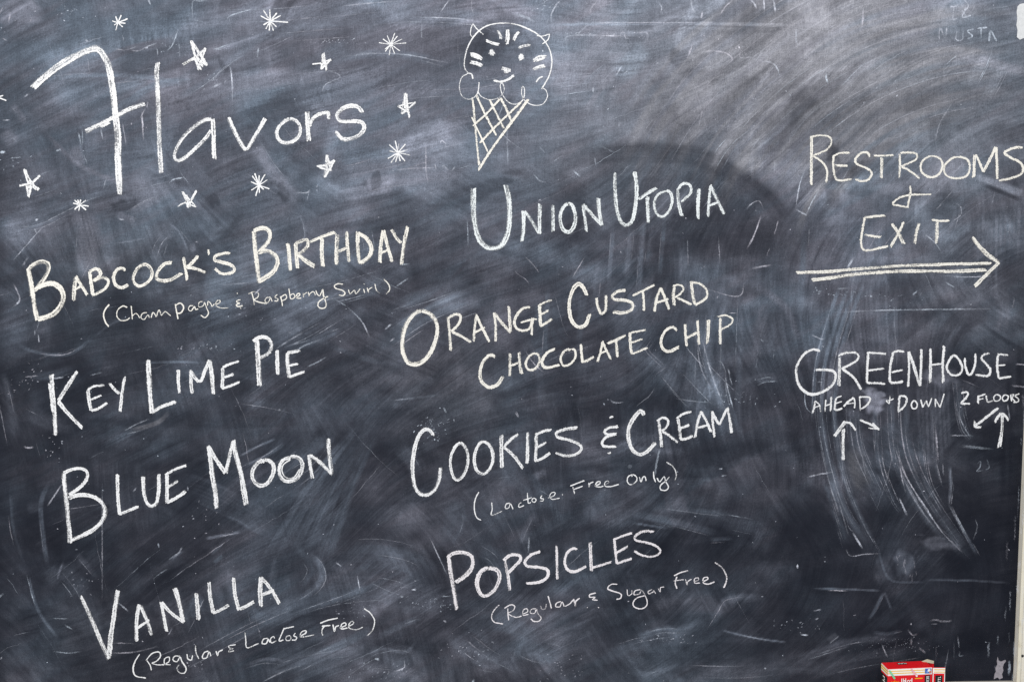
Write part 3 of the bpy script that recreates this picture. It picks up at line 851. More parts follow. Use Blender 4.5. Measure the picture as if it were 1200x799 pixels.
# -- wiped darker patches
swipe([(640,205),(700,183),(760,178),(820,185),(870,210),(912,248),(940,300)], 36, -.56, .3, mul=True, soft=.7)
blob(755, 250, 155, 70, -.46, rough=.3); blob(560, 250, 60, 45, -.18); blob(850, 262, 70, 52, -.36)
blob(362, 190, 34, 26, -.42); blob(440, 212, 13, 10, -.5, rough=.9); blob(332, 226, 6, 14, -.5, ang=-.4); blob(262, 78, 5, 12, -.45, ang=-.5)
blob(976, 180, 9, 16, -.45); blob(978, 222, 12, 22, -.35); blob(1105, 225, 14, 13, -.25); blob(1022, 230, 26, 12, -.2)
blob(1130, 600, 42, 60, -.5); blob(1160, 720, 50, 90, -.5); blob(860, 640, 90, 60, -.4); blob(955, 640, 50, 55, -.5)
blob(1090, 740, 90, 40, -.45); blob(1165, 520, 30, 26, -.5); blob(1190, 600, 16, 200, -.6); blob(930, 560, 40, 40, -.35)
blob(700, 470, 110, 26, -.35); blob(800, 545, 120, 22, -.42, ang=-.1); blob(740, 635, 110, 22, -.3); blob(730, 710, 90, 24, -.35)
blob(100, 480, 120, 60, -.35); blob(40, 620, 30, 80, -.42); blob(170, 660, 70, 45, -.4); blob(120, 690, 40, 30, -.3)
blob(180, 330, 80, 35, -.25); blob(240, 560, 60, 40, -.35); blob(165, 420, 40, 22, -.3); blob(360, 720, 80, 18, -.3, ang=-.35)
blob(230, 490, 120, 16, -.3); blob(130, 130, 60, 45, -.2); blob(60, 240, 50, 26, -.25); blob(145, 243, 18, 9, -.45); blob(560, 225, 60, 12, -.4, ang=-.35)
blob(470, 260, 60, 30, -.3); blob(520, 150, 50, 20, -.15); blob(800, 75, 14, 20, -.35, ang=-.5); blob(940, 130, 22, 26, -.3)
blob(480, 735, 70, 30, -.3); blob(560, 700, 40, 30, -.2); blob(860, 760, 60, 14, -.35); blob(250, 235, 8, 10, -.4); blob(580, 60, 26, 30, -.3)

# -- rubbed lighter bands (points, width, density)
S = swipe
S([(0,28),(22,12),(50,4)], 34, .10, .8, .1, 6); blob(20, 15, 26, 18, .06, mul=False, hue=.2)
S([(55,92),(110,88),(165,90),(218,98)], 7, .10, .5, .9, 3); S([(60,112),(120,104),(180,98)], 16, .03, .8, .8, 3)
S([(85,170),(92,186),(96,196)], 14, .07, .5, .2, 2, .5); S([(12,122),(24,136),(30,148)], 10, .08, .5, .2, 2, .6); S([(2,152),(12,163),(20,170)], 18, .07, .6, .2, 3)
S([(20,235),(60,222),(105,200),(125,194)], 8, .03, .6, .6, 3); S([(0,262),(40,262),(75,246),(115,228),(150,226)], 12, .025, .8, .7, 5, .4)
S([(60,202),(25,215)], 20, .03, .9, .3, 5); S([(150,252),(170,240),(190,232)], 12, .06, .8, .3, 5, .4); S([(135,250),(160,262)], 10, .05, .8, .3, 3)
S([(210,130),(255,105),(300,96),(360,90),(430,84)], 20, .05, .9, .2, 6); S([(205,118),(240,96),(275,68),(310,50)], 9, .05, .8, .5, 4, .4)
S([(200,30),(260,24),(330,22),(420,12),(520,4)], 30, .04, .9, .4, 9); S([(240,60),(300,42),(370,34),(440,30)], 20, .04, .9, .5, 7)
S([(385,70),(430,64),(480,66),(530,78)], 12, .05, .9, .6, 6); S([(430,110),(490,100),(560,96),(620,84)], 34, .035, .9, .2, 9); S([(250,60),(308,40)], 3.5, .13, .4, .3, 2, .5)
S([(400,30),(470,20),(560,24),(600,40),(640,30)], 22, .03, .9, .5, 7); S([(480,22),(540,24),(600,34)], 5, .07, .6, .4, 2)
S([(298,168),(318,200),(340,225),(352,236)], 17, .12, .4, .2, 4, .3, soft=.4, ends=.12)
S([(385,205),(430,195),(490,170),(560,150)], 30, .06, .9, .2, 10); S([(390,232),(450,212),(520,206),(560,195)], 16, .05, .9, .2, 6); S([(400,190),(470,178),(540,182)], 10, .03, .9)
S([(520,240),(540,230),(560,222)], 12, .03, .8); S([(60,262),(100,256),(110,300),(98,330)], 20, .03, .6, .1, 2); S([(104,250),(102,290),(98,320)], 26, .07, .7, .1, 4)
S([(545,95),(640,75),(700,70),(760,78)], 22, .03, .9, .2, 8); S([(645,98),(690,92),(725,92)], 16, .04, .9, .2, 7, .4); S([(645,110),(680,104),(720,100)], 10, .04, .9, .2, 5, .4)
S([(640,30),(720,28),(830,28),(935,30)], 5, .16, .5, .8, 3, .5, ends=.1); S([(780,20),(830,20)], 4, .12, .5, .8, 1); S([(780,33),(880,34)], 4, .08, .7, .7, 2)
for k in range(24):
    rr = 1+k*.045+rng.uniform(-.02, .02); t0 = math.radians(rng.uniform(150, 172)); t1 = math.radians(rng.uniform(85, 105))
    S([(1185+250*rr*math.cos(t0+(t1-t0)*f), 345-(150+ 85*(rr-1)+70)*rr**.5*math.sin(t0+(t1-t0)*f)) for f in (0, .25, .5, .75, 1)],
      rng.uniform(5, 18), rng.uniform(.02, .06)*(1 if k % 3 else -.7), .8, .25, 3, .25, warm=.7)
for k in range(20):
    x = rng.uniform(640, 930); y = rng.uniform(90, 200); l = rng.uniform(50, 130)
    S([(x, y), (x+l*.35, y-l*.5), (x+l*.8, y-l*.8)], rng.uniform(6, 24), rng.uniform(.02, .06), .9, rng.uniform(.1, .6), 3, .2)
S([(825,205),(850,165),(880,140)], 26, .07, .8, .3, 8, .4, warm=.6); S([(860,200),(875,190),(895,186)], 26, .09, .6, .3, 3, warm=.7)
S([(985,105),(1010,80),(1030,70)], 10, .12, .6, .3, 4, .5, warm=.5); S([(835,200),(842,180),(860,160)], 8, .08, .6, .3, 3, .5)
S([(1133,105),(1148,78),(1156,58)], 12, .09, .7, .7, 5, .5); S([(1148,128),(1166,96),(1178,70)], 12, .09, .7, .7, 5, .5); S([(1102,92),(1116,78),(1126,70)], 12, .12, .8, .5, 5, .6)
S([(1080,62),(1120,58),(1160,62)], 8, .06, .7, .3, 3, warm=.7)
S([(1143,206),(1165,214),(1200,228)], 9, .26, .3, .4, 3, .6, ends=.1); S([(1150,216),(1175,226),(1200,236)], 6, -.6, .2, mul=True)  # bright streak; the darker line below is its shadow, put into the density
for k in range(10):
    x = 1148+k*5.2; S([(x, 228+rng.uniform(-3, 6)), (x-1, 260), (x-2, 300+rng.uniform(0, 60))], 5, .06*rng.uniform(.3, 1.3), .6, .4, 1, .2, ends=.35)
# upright strokes under Union Utopia and towards Greenhouse
for x, y0, y1, d in ((716,262,340,.10),(737,262,330,.08),(751,255,345,.11),(762,270,310,.06),(800,280,350,.05),(776,250,330,.05),(700,300,360,.05),(866,330,520,.05),(845,320,470,.05),(640,330,420,.05),(632,480,400,.04),(940,265,380,.04),(905,340,420,.04),(830,330,470,.05),(815,360,500,.045),(680,335,420,.04)):
    S([(x+3, y0), (x, (y0+y1)/2), (x-3, y1)], rng.uniform(6, 12), d, .8, rng.uniform(.5, 1), 3, .3)
for x0 in (958, 968, 976, 984):
    S([(x0+30, 325), (x0+14, 370), (x0-2, 430), (x0-6, 500)], 6, .12, .7, .9, 3, .5, ends=.2)
for pts, wd, d in (([(963,430),(962,490),(972,545),(990,600),(1022,645)], 14, .10), ([(975,430),(978,500),(990,560),(1010,610),(1030,645)], 9, .09),
                   ([(1000,470),(1004,520),(1020,560),(1040,600)], 22, .08), ([(1042,440),(1046,520),(1060,565),(1092,615),(1140,658)], 12, .10),
                   ([(1058,440),(1062,520),(1084,575),(1120,630),(1142,656)], 16, .07), ([(1025,470),(1030,540),(1048,590),(1060,602)], 10, .07),
                   ([(1092,470),(1096,540),(1104,570)], 5, .07), ([(1110,585),(1125,615),(1146,652)], 6, .10), ([(968,560),(980,600),(992,640)], 14, .05),
                   ([(1113,545),(1114,570),(1112,590)], 5, .2), ([(1078,500),(1085,560),(1105,600)], 10, .05), ([(1120,440),(1126,490),(1136,512),(1148,508)], 12, .06)):
    S(pts, wd*.8, d*.9, .9, .75, 24, .27, ends=.18)
S([(1000,520),(1008,560),(1018,575)], 26, .05, .6, .3, 4, warm=.8)
for x in range(1076, 1112, 5): S([(x, 435), (x, 480), (x+3, 540+rng.uniform(-20, 20))], 5, .06, .7, .2, 1)
S([(1085,446),(1120,450),(1150,462)], 14, .07, .5, .2, 2); blob(1098, 440, 22, 14, .09, mul=False, hue=.1)
blob(1024, 471, 11, 15, .30, mul=False, rough=.3, hue=.1); 
for a, b in ((1033,462),(1034,471),(1030,480),(1016,460),(1020,456)): blob(a, b, 6, 3.2, .22, mul=False, rough=.3, ang=rng.uniform(-.6, .6), hue=.1)
blob(1060, 658, 13, 18, .10, mul=False, hue=.5); blob(1100, 637, 22, 9, .11, mul=False, hue=.2, ang=.2); blob(1035, 665, 12, 20, .05, mul=False)
for k in range(12): 
    a = rng.uniform(1048, 1072); b = rng.uniform(645, 675); scratch([(a, b), (a+rng.uniform(-4, 4), b+rng.uniform(4, 12))], .9, .35)
S([(846,738),(870,744),(896,749),(922,752)], 3, .20, .3, .7, 2, .6, ends=.08); S([(830,736),(845,712),(850,704),(868,700),(900,700)], 10, .10, .7, .7, 3, .4)
S([(950,689),(990,690),(1036,692)], 2.6, .20, .3, .9, 2, .5, ends=.2); S([(1036,692),(1025,715),(1016,728)], 5, .10, .6, .8, 2); S([(1036,692),(1041,705),(1045,715)], 3, .13, .6, .5, 1)
S([(1080,679),(1140,680),(1188,683)], 3, .12, .4, .8, 1, .3); S([(1028,640),(1040,676),(1060,682),(1090,681)], 3, .10, .5, .8, 1)
S([(920,776),(960,764),(1000,752),(1065,745)], 12, .08, .9, .3, 7, .4); S([(940,790),(1000,775),(1080,762)], 20, .05, .9, .2, 5); S([(800,785),(870,786),(940,780),(990,788)], 16, .06, .9, .3, 7)
S([(970,752),(982,742)], 8, .14, .9, .2, 5, .5, warm=.5); S([(1020,740),(1040,742),(1058,738)], 5, .10, .9, .5, 2)
# lower middle
S([(740,748),(775,738),(800,738),(830,725)], 11, .15, .8, .9, 6, .4); S([(700,770),(760,752),(820,745)], 16, .06, .9, .8, 6); S([(735,782),(760,790),(800,776)], 9, .09, .9, .8, 4)
S([(525,735),(540,758),(565,775),(590,778)], 20, .09, .9, .4, 8, .4); S([(540,735),(580,765),(620,785)], 26, .05, .9, .5, 7); S([(400,790),(440,765),(480,762),(495,790)], 10, .09, .9, .3, 5, .35)
S([(415,785),(445,783),(490,790),(500,799)], 16, .09, .8, .2, 3); S([(425,770),(450,760),(475,764),(490,748)], 5, .08, .8, .5, 3, .4); S([(440,748),(480,728),(500,722)], 8, .07, .9, .5, 4)
S([(400,655),(440,652),(480,660),(510,680)], 40, .06, .9, .7, 9, .35); S([(430,690),(470,705),(530,700)], 30, .05, .9, .4, 8, .35); S([(600,745),(620,760),(660,770)], 26, .07, .9, .8, 6)
S([(610,750),(605,770)], 8, .1, .8, .9, 2); S([(560,640),(580,655),(600,690)], 22, .05, .9, .8, 5); S([(610,640),(622,610),(630,600)], 10, .05, .9, .3, 3); S([(590,520),(600,560),(640,590)], 20, .05, .9, .7, 4)
S([(520,640),(535,610),(530,580)], 30, .04, .9, .6, 4); S([(465,520),(485,540),(492,560)], 20, .08, .9, .6, 5, .4); S([(500,505),(530,500)], 36, .04, .9, .6, 4); S([(625,560),(633,555),(640,552)], 10, .12, .6, .3, 2)
S([(520,560),(560,556),(600,552)], 8, .05, .8, .5, 3); S([(790,405),(820,440),(860,480)], 26, .06, .9, .7, 9, .4); S([(760,410),(790,450),(830,490)], 18, .05, .9, .6, 6); S([(815,370),(832,430),(850,480),(862,492)], 12, .08, .9, .7, 5, .5)
S([(850,440),(855,470),(872,520)], 7, .07, .9, .8, 4, .4); S([(760,430),(775,420)], 20, .06, .8, .6, 3); S([(830,600),(860,612),(900,620)], 22, .05, .9, .7, 7); S([(735,600),(790,612),(850,628)], 9, .09, .9, .9, 5, .4); S([(750,590),(820,600),(870,605)], 10, .05, .9, .8, 4)
S([(830,632),(860,630)], 6, .08, .8, .8, 2); S([(738,612),(785,619)], 3, .14, .7, .9, 1, .5); S([(865,450),(900,440),(915,448)], 8, .05, .8, .4, 2); S([(885,448),(910,444)], 5, .07, .8, .6, 1)
# lower left
for k in range(17):
    o = k*5.5; S([(300+o*.9, 668+o*.1), (335+o*.75, 610), (375+o*.55, 548), (425+o*.3, 490)], rng.uniform(3, 8), rng.uniform(.02, .07), .9, .8, 1, .3, ends=.3)
for k in range(7):
    o = k*5; S([(205+o*.5, 552+o), (250, 566+o), (300, 592+o), (330, 610+o*.8)], rng.uniform(3, 6), rng.uniform(.02, .05), .8, .7, 1, .4)
S([(265,604),(280,610),(295,620)], 2.5, .12, .4, .7, 1, .5); S([(240,631),(262,627),(282,623)], 4.5, .22, .5, .5, 3, .6, ends=.12); S([(246,650),(256,642),(262,635)], 4, .07, .7, .6, 1)
S([(280,535),(300,524),(325,513)], 3.5, .2, .4, .8, 2, .6, ends=.15); S([(282,548),(310,535),(335,518)], 6, .10, .8, .8, 4, .4); S([(300,560),(345,540),(400,500)], 16, .05, .9, .8, 6)
S([(358,645),(374,660),(378,675),(368,690),(344,706)], 9, .13, .9, .7, 6, .45); S([(345,640),(360,655),(365,670),(350,690)], 8, .06, .9, .8, 3)
S([(215,775),(300,730),(380,700),(460,690)], 22, .05, .9, .8, 12, .35); S([(300,740),(350,718),(400,700),(450,680)], 8, .08, .9, .8, 5, .4); S([(300,795),(345,775),(420,760)], 22, .06, .9, .7, 8, .35)
S([(365,770),(400,755),(440,735)], 14, .08, .9, .8, 5, .35); S([(360,768),(400,764),(430,760)], 10, .06, .9, .4, 3); S([(285,780),(310,772),(340,775)], 5, .08, .8, .4, 2)
S([(325,650),(318,680),(312,700)], 10, .07, .9, .6, 4, .35); S([(235,695),(225,715),(215,735)], 14, .06, .9, .8, 5, .4); S([(160,690),(190,665),(220,650)], 14, .04, .9, .2, 4)
S([(200,655),(215,645)], 4, .09, .8, .6, 2, .5); S([(250,660),(262,650)], 6, .08, .8, .9, 3, .5)
S([(60,560),(48,590),(52,640),(58,670)], 7, .09, .8, .8, 2, .4); S([(30,665),(45,715),(70,750)], 4.5, .14, .6, .9, 2, .5); S([(70,665),(95,700),(110,750)], 30, .04, .9, .6, 6, .3)
S([(88,648),(100,662),(115,680)], 10, .07, .9, .3, 4, .4); S([(12,565),(16,620),(30,665)], 4, .06, .8, .9, 2); S([(30,595),(50,592)], 14, .05, .9); S([(75,655),(62,690)], 3, .08, .6, .2, 1)
S([(15,400),(40,412),(80,415),(110,395)], 5, .10, .8, .9, 3, .4); S([(110,395),(130,380),(150,372)], 3, .08, .6, .8, 1, .4); S([(30,440),(60,440),(90,430)], 10, .08, .9, .9, 4, .4)
S([(0,430),(10,470),(20,520)], 14, .06, .9, .4, 5, .4); S([(30,480),(60,495),(90,500)], 20, .04, .9, .4, 4); S([(48,395),(55,370)], 26, .04, .9, .3, 4); S([(200,480),(185,495),(150,505)], 7, .09, .8, .3, 3, .4, warm=.7)
S([(200,440),(260,436),(330,450)], 8, .04, .8); S([(160,425),(200,424),(240,425)], 3, .16, .9, .9, 1, .5); S([(330,410),(365,400),(400,385)], 10, .09, .9, .8, 8, .45, ends=.2); S([(270,470),(330,480),(400,500)], 16, .03, .9, .6, 4)
S([(310,395),(350,380),(400,350)], 40, .07, .9, .6, 14, .4); S([(320,360),(400,345),(470,325)], 26, .07, .9, .7, 12, .35); S([(455,400),(500,370),(560,345)], 26, .08, .9, .8, 12, .4); S([(460,360),(520,340),(560,320)], 18, .06, .9, .8, 8, .4)
S([(240,330),(300,325),(340,318)], 14, .04, .9, .9, 5); S([(375,395),(420,365),(430,350)], 16, .05, .9, .5, 4); S([(455,470),(520,462)], 3, .10, .7, .9, 2, .4); S([(130,286),(150,283),(172,279)], 2, .12, .5, .5, 1, .4)
S([(205,270),(190,282),(180,310)], 14, .05, .9, .6, 6, .4); S([(195,260),(210,272),(222,298)], 2.5, .12, .5, .6, 1, .5); S([(222,292),(230,290)], 10, .12, .8, .4, 3)
S([(350,245),(358,275),(345,300)], 4, .07, .8, .4, 2, .4); S([(340,395),(355,388)], 20, .05, .9, .6, 4); S([(425,270),(430,300)], 20, .05, .9, .7, 5); S([(625,350),(640,400),(660,420)], 60, .03, .9, .9, 8, .3)
S([(765,375),(745,410),(770,440)], 30, .05, .9, .7, 6, .3); S([(900,350),(885,400),(880,430)], 16, .04, .9, .2, 5); S([(975,250),(985,225),(1000,200)], 18, .06, .8, .2, 4, .3); S([(1000,330),(1030,270),(1075,235)], 24, .05, .9, .2, 7, .3)
S([(1060,250),(1100,205),(1140,160)], 40, .035, .9, .2, 8, .3); S([(1110,280),(1120,245),(1108,240)], 5, .06, .6, .4, 2, .4)
# general handling marks
for k in range(170):
    x = rng.uniform(-230, 1180); y = rng.uniform(-100, 790)
    if x > 900 and y > 500: continue
    a = rng.normal(-.35, .5) if y < 300 else rng.normal(-.3, .9); l = rng.uniform(30, 150)
    c = rng.uniform(-.3, .3)*l
    S([(x, y), (x+l*.5*math.cos(a)-c*math.sin(a)*.5, y+l*.5*math.sin(a)+c*math.cos(a)*.5), (x+l*math.cos(a), y+l*math.sin(a))],
      rng.uniform(5, 40), rng.choice([1, 1, -1])*rng.uniform(.10, .32), .7, rng.uniform(0, 1) if k % 2 else None, 1, .18, mul=True, soft=rng.uniform(.2, .9))

# -- remembered single scratches and half-rubbed words (x,y in tracing units)
for pts, wd, pr in (
    ([(2,20),(8,8)],1.2,.5), ([(13,29),(16,16)],1.2,.4), ([(5,46),(12,49)],1.2,.5), ([(176,0),(179,8)],1.8,.45), ([(38,28),(41,22)],1,.2), ([(228,25),(228,4),(236,3),(248,2)],1.3,.35), ([(228,25),(240,27)],1.2,.25),
    ([(268,26),(272,20),(298,12)],1.2,.5), ([(197,62),(204,55),(208,45),(211,36)],1.3,.45), ([(186,57),(187,62),(187,68)],1.1,.45), ([(212,50),(213,70)],1,.3), ([(146,42),(148,50)],1,.3), ([(155,60),(165,61),(175,56),(187,52)],1.4,.5),
    ([(135,58),(150,60),(165,55)],1.1,.35), ([(250,58),(262,59)],2,.6), ([(303,69),(305,57)],1.5,.7), ([(253,97),(257,88),(270,78),(274,98),(274,134)],1.4,.45), ([(250,104),(262,98)],2,.4), ([(385,83),(400,91),(383,100),(378,110)],1,.5),
    ([(400,68),(440,64),(480,66),(530,76)],1.2,.35), ([(440,63),(420,65),(418,76)],1,.3), ([(516,17),(528,0)],1.2,.5), ([(553,0),(553,12),(556,18)],1.2,.5), ([(495,28),(495,45),(500,45)],1.1,.35), ([(400,9),(440,5),(470,3)],1.2,.5),
    ([(490,22),(530,23),(560,26)],1.1,.45), ([(602,18),(616,22),(628,28)],3,.35), ([(646,30),(646,18),(655,2)],1.6,.5), ([(640,30),(643,22)],1.2,.4), ([(692,20),(692,12),(700,2)],1.4,.5), ([(664,56),(665,44),(700,43),(736,44),(738,41)],1.5,.45),
    ([(744,40),(757,40),(757,50)],1.5,.5), ([(703,48),(704,40)],1.3,.55), ([(710,46),(711,39),(713,46)],1.2,.5), ([(718,46),(719,40)],1.2,.5), ([(726,46),(727,40),(731,40),(732,46),(736,46)],1.2,.5), ([(690,46),(690,42),(694,42)],1.2,.5),
    ([(674,45),(682,36),(690,30)],1.5,.45), ([(770,2),(774,10),(773,18)],1.4,.55), ([(808,0),(810,12),(814,17)],1.6,.6), ([(820,24),(822,14)],1.6,.6), ([(842,20),(848,10),(857,2)],1.5,.6), ([(876,0),(882,6),(885,13)],1.8,.65),
    ([(893,0),(894,15)],1.8,.65), ([(904,0),(907,17)],1.8,.6), ([(910,4),(918,0)],1.5,.5), ([(931,35),(931,50),(936,56)],1.4,.45), ([(966,28),(970,45)],1.6,.45), ([(1009,10),(1008,28),(1006,42)],1.8,.5), ([(966,86),(966,94),(968,99)],1.8,.5),
    ([(824,62),(835,61),(850,64),(857,71),(852,72)],1.8,.45), ([(838,61),(838,67)],1.3,.4), ([(889,74),(900,74),(908,80),(912,92)],1.6,.45), ([(866,60),(866,69),(880,68)],1.5,.45), ([(864,55),(865,59)],1.3,.7), ([(803,72),(812,50)],1.4,.5),
    ([(822,130),(817,150)],1.3,.5), ([(728,78),(721,90)],1.3,.5), ([(730,88),(735,84)],1.3,.6), ([(740,82),(744,80)],1.2,.5), ([(694,103),(695,110)],2,.5), ([(724,150),(726,143)],2,.4),
    ([(1110,10),(1118,9)],1.4,.5), ([(1114,10),(1113,24)],1.4,.5), ([(1108,25),(1118,24)],1.4,.5), ([(1128,12),(1124,22),(1134,20)],1.4,.5), ([(1124,14),(1132,26)],1.4,.4), ([(1097,48),(1098,34),(1104,46),(1106,34)],1.3,.4),
    ([(1118,38),(1117,48),(1124,48),(1125,38)],1.3,.4), ([(1137,36),(1130,38),(1136,44),(1130,47)],1.4,.5), ([(1141,35),(1153,34)],1.6,.6), ([(1146,35),(1146,46)],1.6,.6), ([(1155,50),(1157,38),(1164,50)],2,.45), ([(1125,0),(1131,8),(1128,14)],1.3,.5),
    ([(1092,168),(1098,145),(1112,122)],1.3,.3), ([(1162,225),(1158,240)],1,.3),
    ([(930,245),(934,220),(940,200)],1.2,.6), ([(942,252),(950,235),(958,222)],1.2,.5), ([(905,205),(906,190)],1.2,.35), ([(930,245),(944,253)],1.8,.5), ([(872,246),(880,238),(888,236),(893,246)],1.2,.5), ([(890,252),(882,275),(873,292)],1.6,.65),
    ([(910,258),(905,275)],1.3,.5), ([(900,290),(896,300)],1.2,.4), ([(875,315),(890,312),(903,310)],2,.45), ([(1112,260),(1122,252),(1122,243),(1116,238)],1.1,.5), ([(1080,274),(1092,284),(1100,296)],1.4,.45), ([(998,300),(990,315)],2.2,.4),
    ([(978,365),(1020,363),(1070,362),(1160,361)],1.6,.4), ([(1100,322),(1125,324),(1165,323)],1.4,.45), ([(1066,345),(1072,340)],1.8,.5), ([(1104,330),(1115,336)],1.3,.4), ([(978,338),(992,337)],1.5,.35), ([(852,366),(862,366)],1,.3),
    ([(720,180),(700,170)],1.4,.2), ([(595,108),(585,135),(575,150)],1.2,.2), ([(594,145),(595,195)],1.6,.3), ([(500,165),(500,200),(503,215)],1.3,.5), ([(465,200),(480,198),(510,197)],1.3,.4), ([(510,192),(512,200)],1.4,.45), ([(517,170),(518,165),(524,170)],1.4,.5),
    ([(522,174),(523,170)],1.5,.6), ([(520,198),(520,194),(526,200)],1.5,.45), ([(530,200),(534,196)],1.4,.45), ([(625,204),(632,212),(640,214)],1.6,.5), ([(631,172),(639,180)],1.4,.45), ([(648,190),(655,185),(660,182)],1.2,.3), ([(696,184),(698,196)],1.2,.35),
    ([(671,200),(680,208)],1.8,.4), ([(630,235),(634,234)],1.5,.5), ([(685,300),(670,325)],1.1,.4), ([(615,300),(625,310),(632,320)],1.2,.4), ([(840,275),(842,310)],1,.3), ([(548,255),(549,290)],1.4,.35), ([(804,280),(805,312)],1.1,.35),
    ([(820,335),(850,345),(866,345),(870,330)],1.2,.4), ([(838,350),(840,345)],1.4,.4), ([(823,405),(833,440),(845,470)],1.4,.6), ([(815,400),(820,430),(835,460)],1.3,.4), ([(838,420),(845,425),(850,440)],1,.3), ([(848,435),(850,450),(858,480)],1.4,.55),
    ([(851,430),(856,450)],1.5,.5), ([(885,450),(895,446),(910,445)],1.3,.4), ([(893,400),(888,395)],1.3,.4), ([(948,391),(960,396),(965,395)],1.5,.5), ([(940,455),(942,475),(950,483)],1,.5), ([(955,446),(962,446)],1.2,.4),
    ([(942,557),(958,553),(975,550)],1.3,.5), ([(988,600),(992,615),(1000,622)],1,.3), ([(988,640),(994,648),(1010,646),(1030,645)],1.2,.45), ([(996,620),(1008,640)],2,.5), ([(1045,520),(1058,555),(1080,590),(1100,620),(1125,645)],1.5,.7),
    ([(1050,530),(1053,555),(1058,575)],1.2,.45), ([(1050,580),(1060,602)],1.7,.55), ([(1120,470),(1122,490),(1134,512)],1.2,.3), ([(1093,500),(1096,540)],1.2,.5), ([(1101,540),(1102,555)],1,.4), ([(1139,605),(1141,615),(1136,630)],1.3,.35),
    ([(1120,520),(1160,524)],3,.25), ([(1140,542),(1145,538),(1144,545),(1140,550),(1148,548)],1.3,.4), ([(1152,535),(1155,545),(1150,548)],1.3,.35), ([(1108,508),(1136,508)],1.4,.25), ([(1176,470),(1179,490)],1.5,.4), ([(1180,450),(1200,452)],1.5,.5),
    ([(1185,425),(1200,426)],1.3,.5), ([(932,657),(932,663)],1.6,.9), ([(926,715),(926,717)],3,.7), ([(950,712),(960,710)],1.6,.5), ([(935,739),(945,740)],1.8,.6), ([(952,722),(957,720)],1.6,.4), ([(1060,733),(1066,740),(1072,738)],1.8,.5),
    ([(1065,742),(1064,752)],1.5,.4), ([(1073,754),(1081,761)],2,.45), ([(1085,724),(1092,722),(1100,724),(1112,723)],2,.6), ([(1087,727),(1095,727)],1.2,.4), ([(1118,740),(1120,755)],1.2,.3), ([(1121,758),(1120,764),(1126,763)],1.2,.3),
    ([(1093,752),(1093,772)],1.0,.25), ([(1114,748),(1114,770)],1,.2), ([(1108,755),(1104,775),(1100,790)],1.3,.35), ([(1030,750),(1034,760),(1037,766)],1.5,.35), ([(1053,775),(1054,770)],2,.7), ([(893,778),(896,779)],2,.7), ([(850,600),(880,605)],1.2,.2),
    ([(790,465),(810,468),(835,470)],1.4,.25), ([(706,470),(708,473)],2,.7), ([(713,466),(720,470),(730,469)],1.4,.4), ([(772,522),(768,540),(766,555)],2.2,.45), ([(840,547),(845,546)],1.3,.6), ([(843,555),(850,554)],1.3,.6), ([(734,545),(740,543)],5,.25),
    ([(860,655),(862,653)],3,.45), ([(483,687),(489,687)],2,.8), ([(470,694),(474,696)],2.5,.6), ([(440,767),(446,768)],2.6,.8), ([(420,670),(424,692)],1.2,.5), ([(462,782),(474,778),(475,768)],1.3,.6), ([(395,655),(402,660)],1.4,.5),
    ([(520,722),(524,725)],2,.5), ([(556,790),(553,799)],1.6,.7), ([(620,625),(619,645)],1.8,.45), ([(504,625),(520,660),(526,672)],1.3,.35), ([(604,480),(608,487)],3,.5), ([(520,475),(524,482)],2,.35), ([(532,488),(533,492)],1.5,.6),
    ([(458,399),(464,394)],1.5,.6), ([(540,372),(560,365)],1,.3), ([(408,358),(425,375),(435,395)],1.3,.5), ([(395,350),(408,358)],1.2,.35), ([(340,387),(344,390)],2.2,.1), ([(452,385),(460,378)],2,.5), ([(465,335),(480,325)],1.4,.45),
    ([(20,330),(28,350),(18,360)],1.6,.4), ([(31,312),(38,300)],2.2,.35), ([(20,305),(35,288),(58,262)],1.2,.55), ([(45,267),(48,274)],1.3,.5), ([(47,258),(50,257)],1.8,.7), ([(0,262),(3,262)],1.2,.5), ([(130,205),(125,222)],1,.2),
    ([(96,155),(100,172)],1.5,.35), ([(101,152),(101,172)],1.3,.35), ([(122,150),(125,166)],1.3,.35), ([(147,142),(152,172)],1.2,.3), ([(170,130),(172,166)],1.6,.45), ([(168,140),(174,128)],1.2,.35), ([(176,128),(177,120)],1.4,.45), ([(104,48),(108,51)],2,.7),
    ([(5,179),(12,179)],3,.95), ([(70,178),(75,176),(76,179)],2,.8), ([(8,188),(10,188)],1.6,.7), ([(19,195),(22,196)],1.8,.8), ([(17,186),(30,185)],1.3,.6), ([(46,259),(50,256)],2,.6), ([(33,115),(40,111)],1.6,.5), ([(8,142),(18,142)],1.3,.5),
    ([(135,249),(137,249)],2.4,.8), ([(143,256),(150,258)],1.6,.5), ([(201,216),(206,211),(220,208)],1.4,.5), ([(243,220),(245,220)],2,.6), ([(350,226),(362,226),(366,222)],1.5,.55), ([(364,225),(362,236)],1.2,.35), ([(372,219),(375,218)],2,.6), ([(316,225),(318,226)],2,.6),
    ([(200,285),(195,300)],1.3,.3), ([(232,283),(236,283)],1.8,.4), ([(290,450),(290,452)],2,.7), ([(270,476),(272,476)],2,.7), ([(328,478),(332,478)],2,.6), ([(293,639),(294,640)],1.8,.9), ([(367,706),(367,708)],2.6,.9), ([(255,687),(256,688)],1.4,.7),
    ([(124,560),(124,700)],1.3,.28), ([(80,594),(130,586)],1,.25), ([(60,590),(80,560)],1.6,.4), ([(20,740),(40,735)],1,.2), ([(92,640),(96,640)],1.6,.4), ([(66,758),(85,760),(100,758)],1.2,.4), ([(66,720),(85,720)],1.2,.4), ([(80,727),(90,733)],1.6,.45),
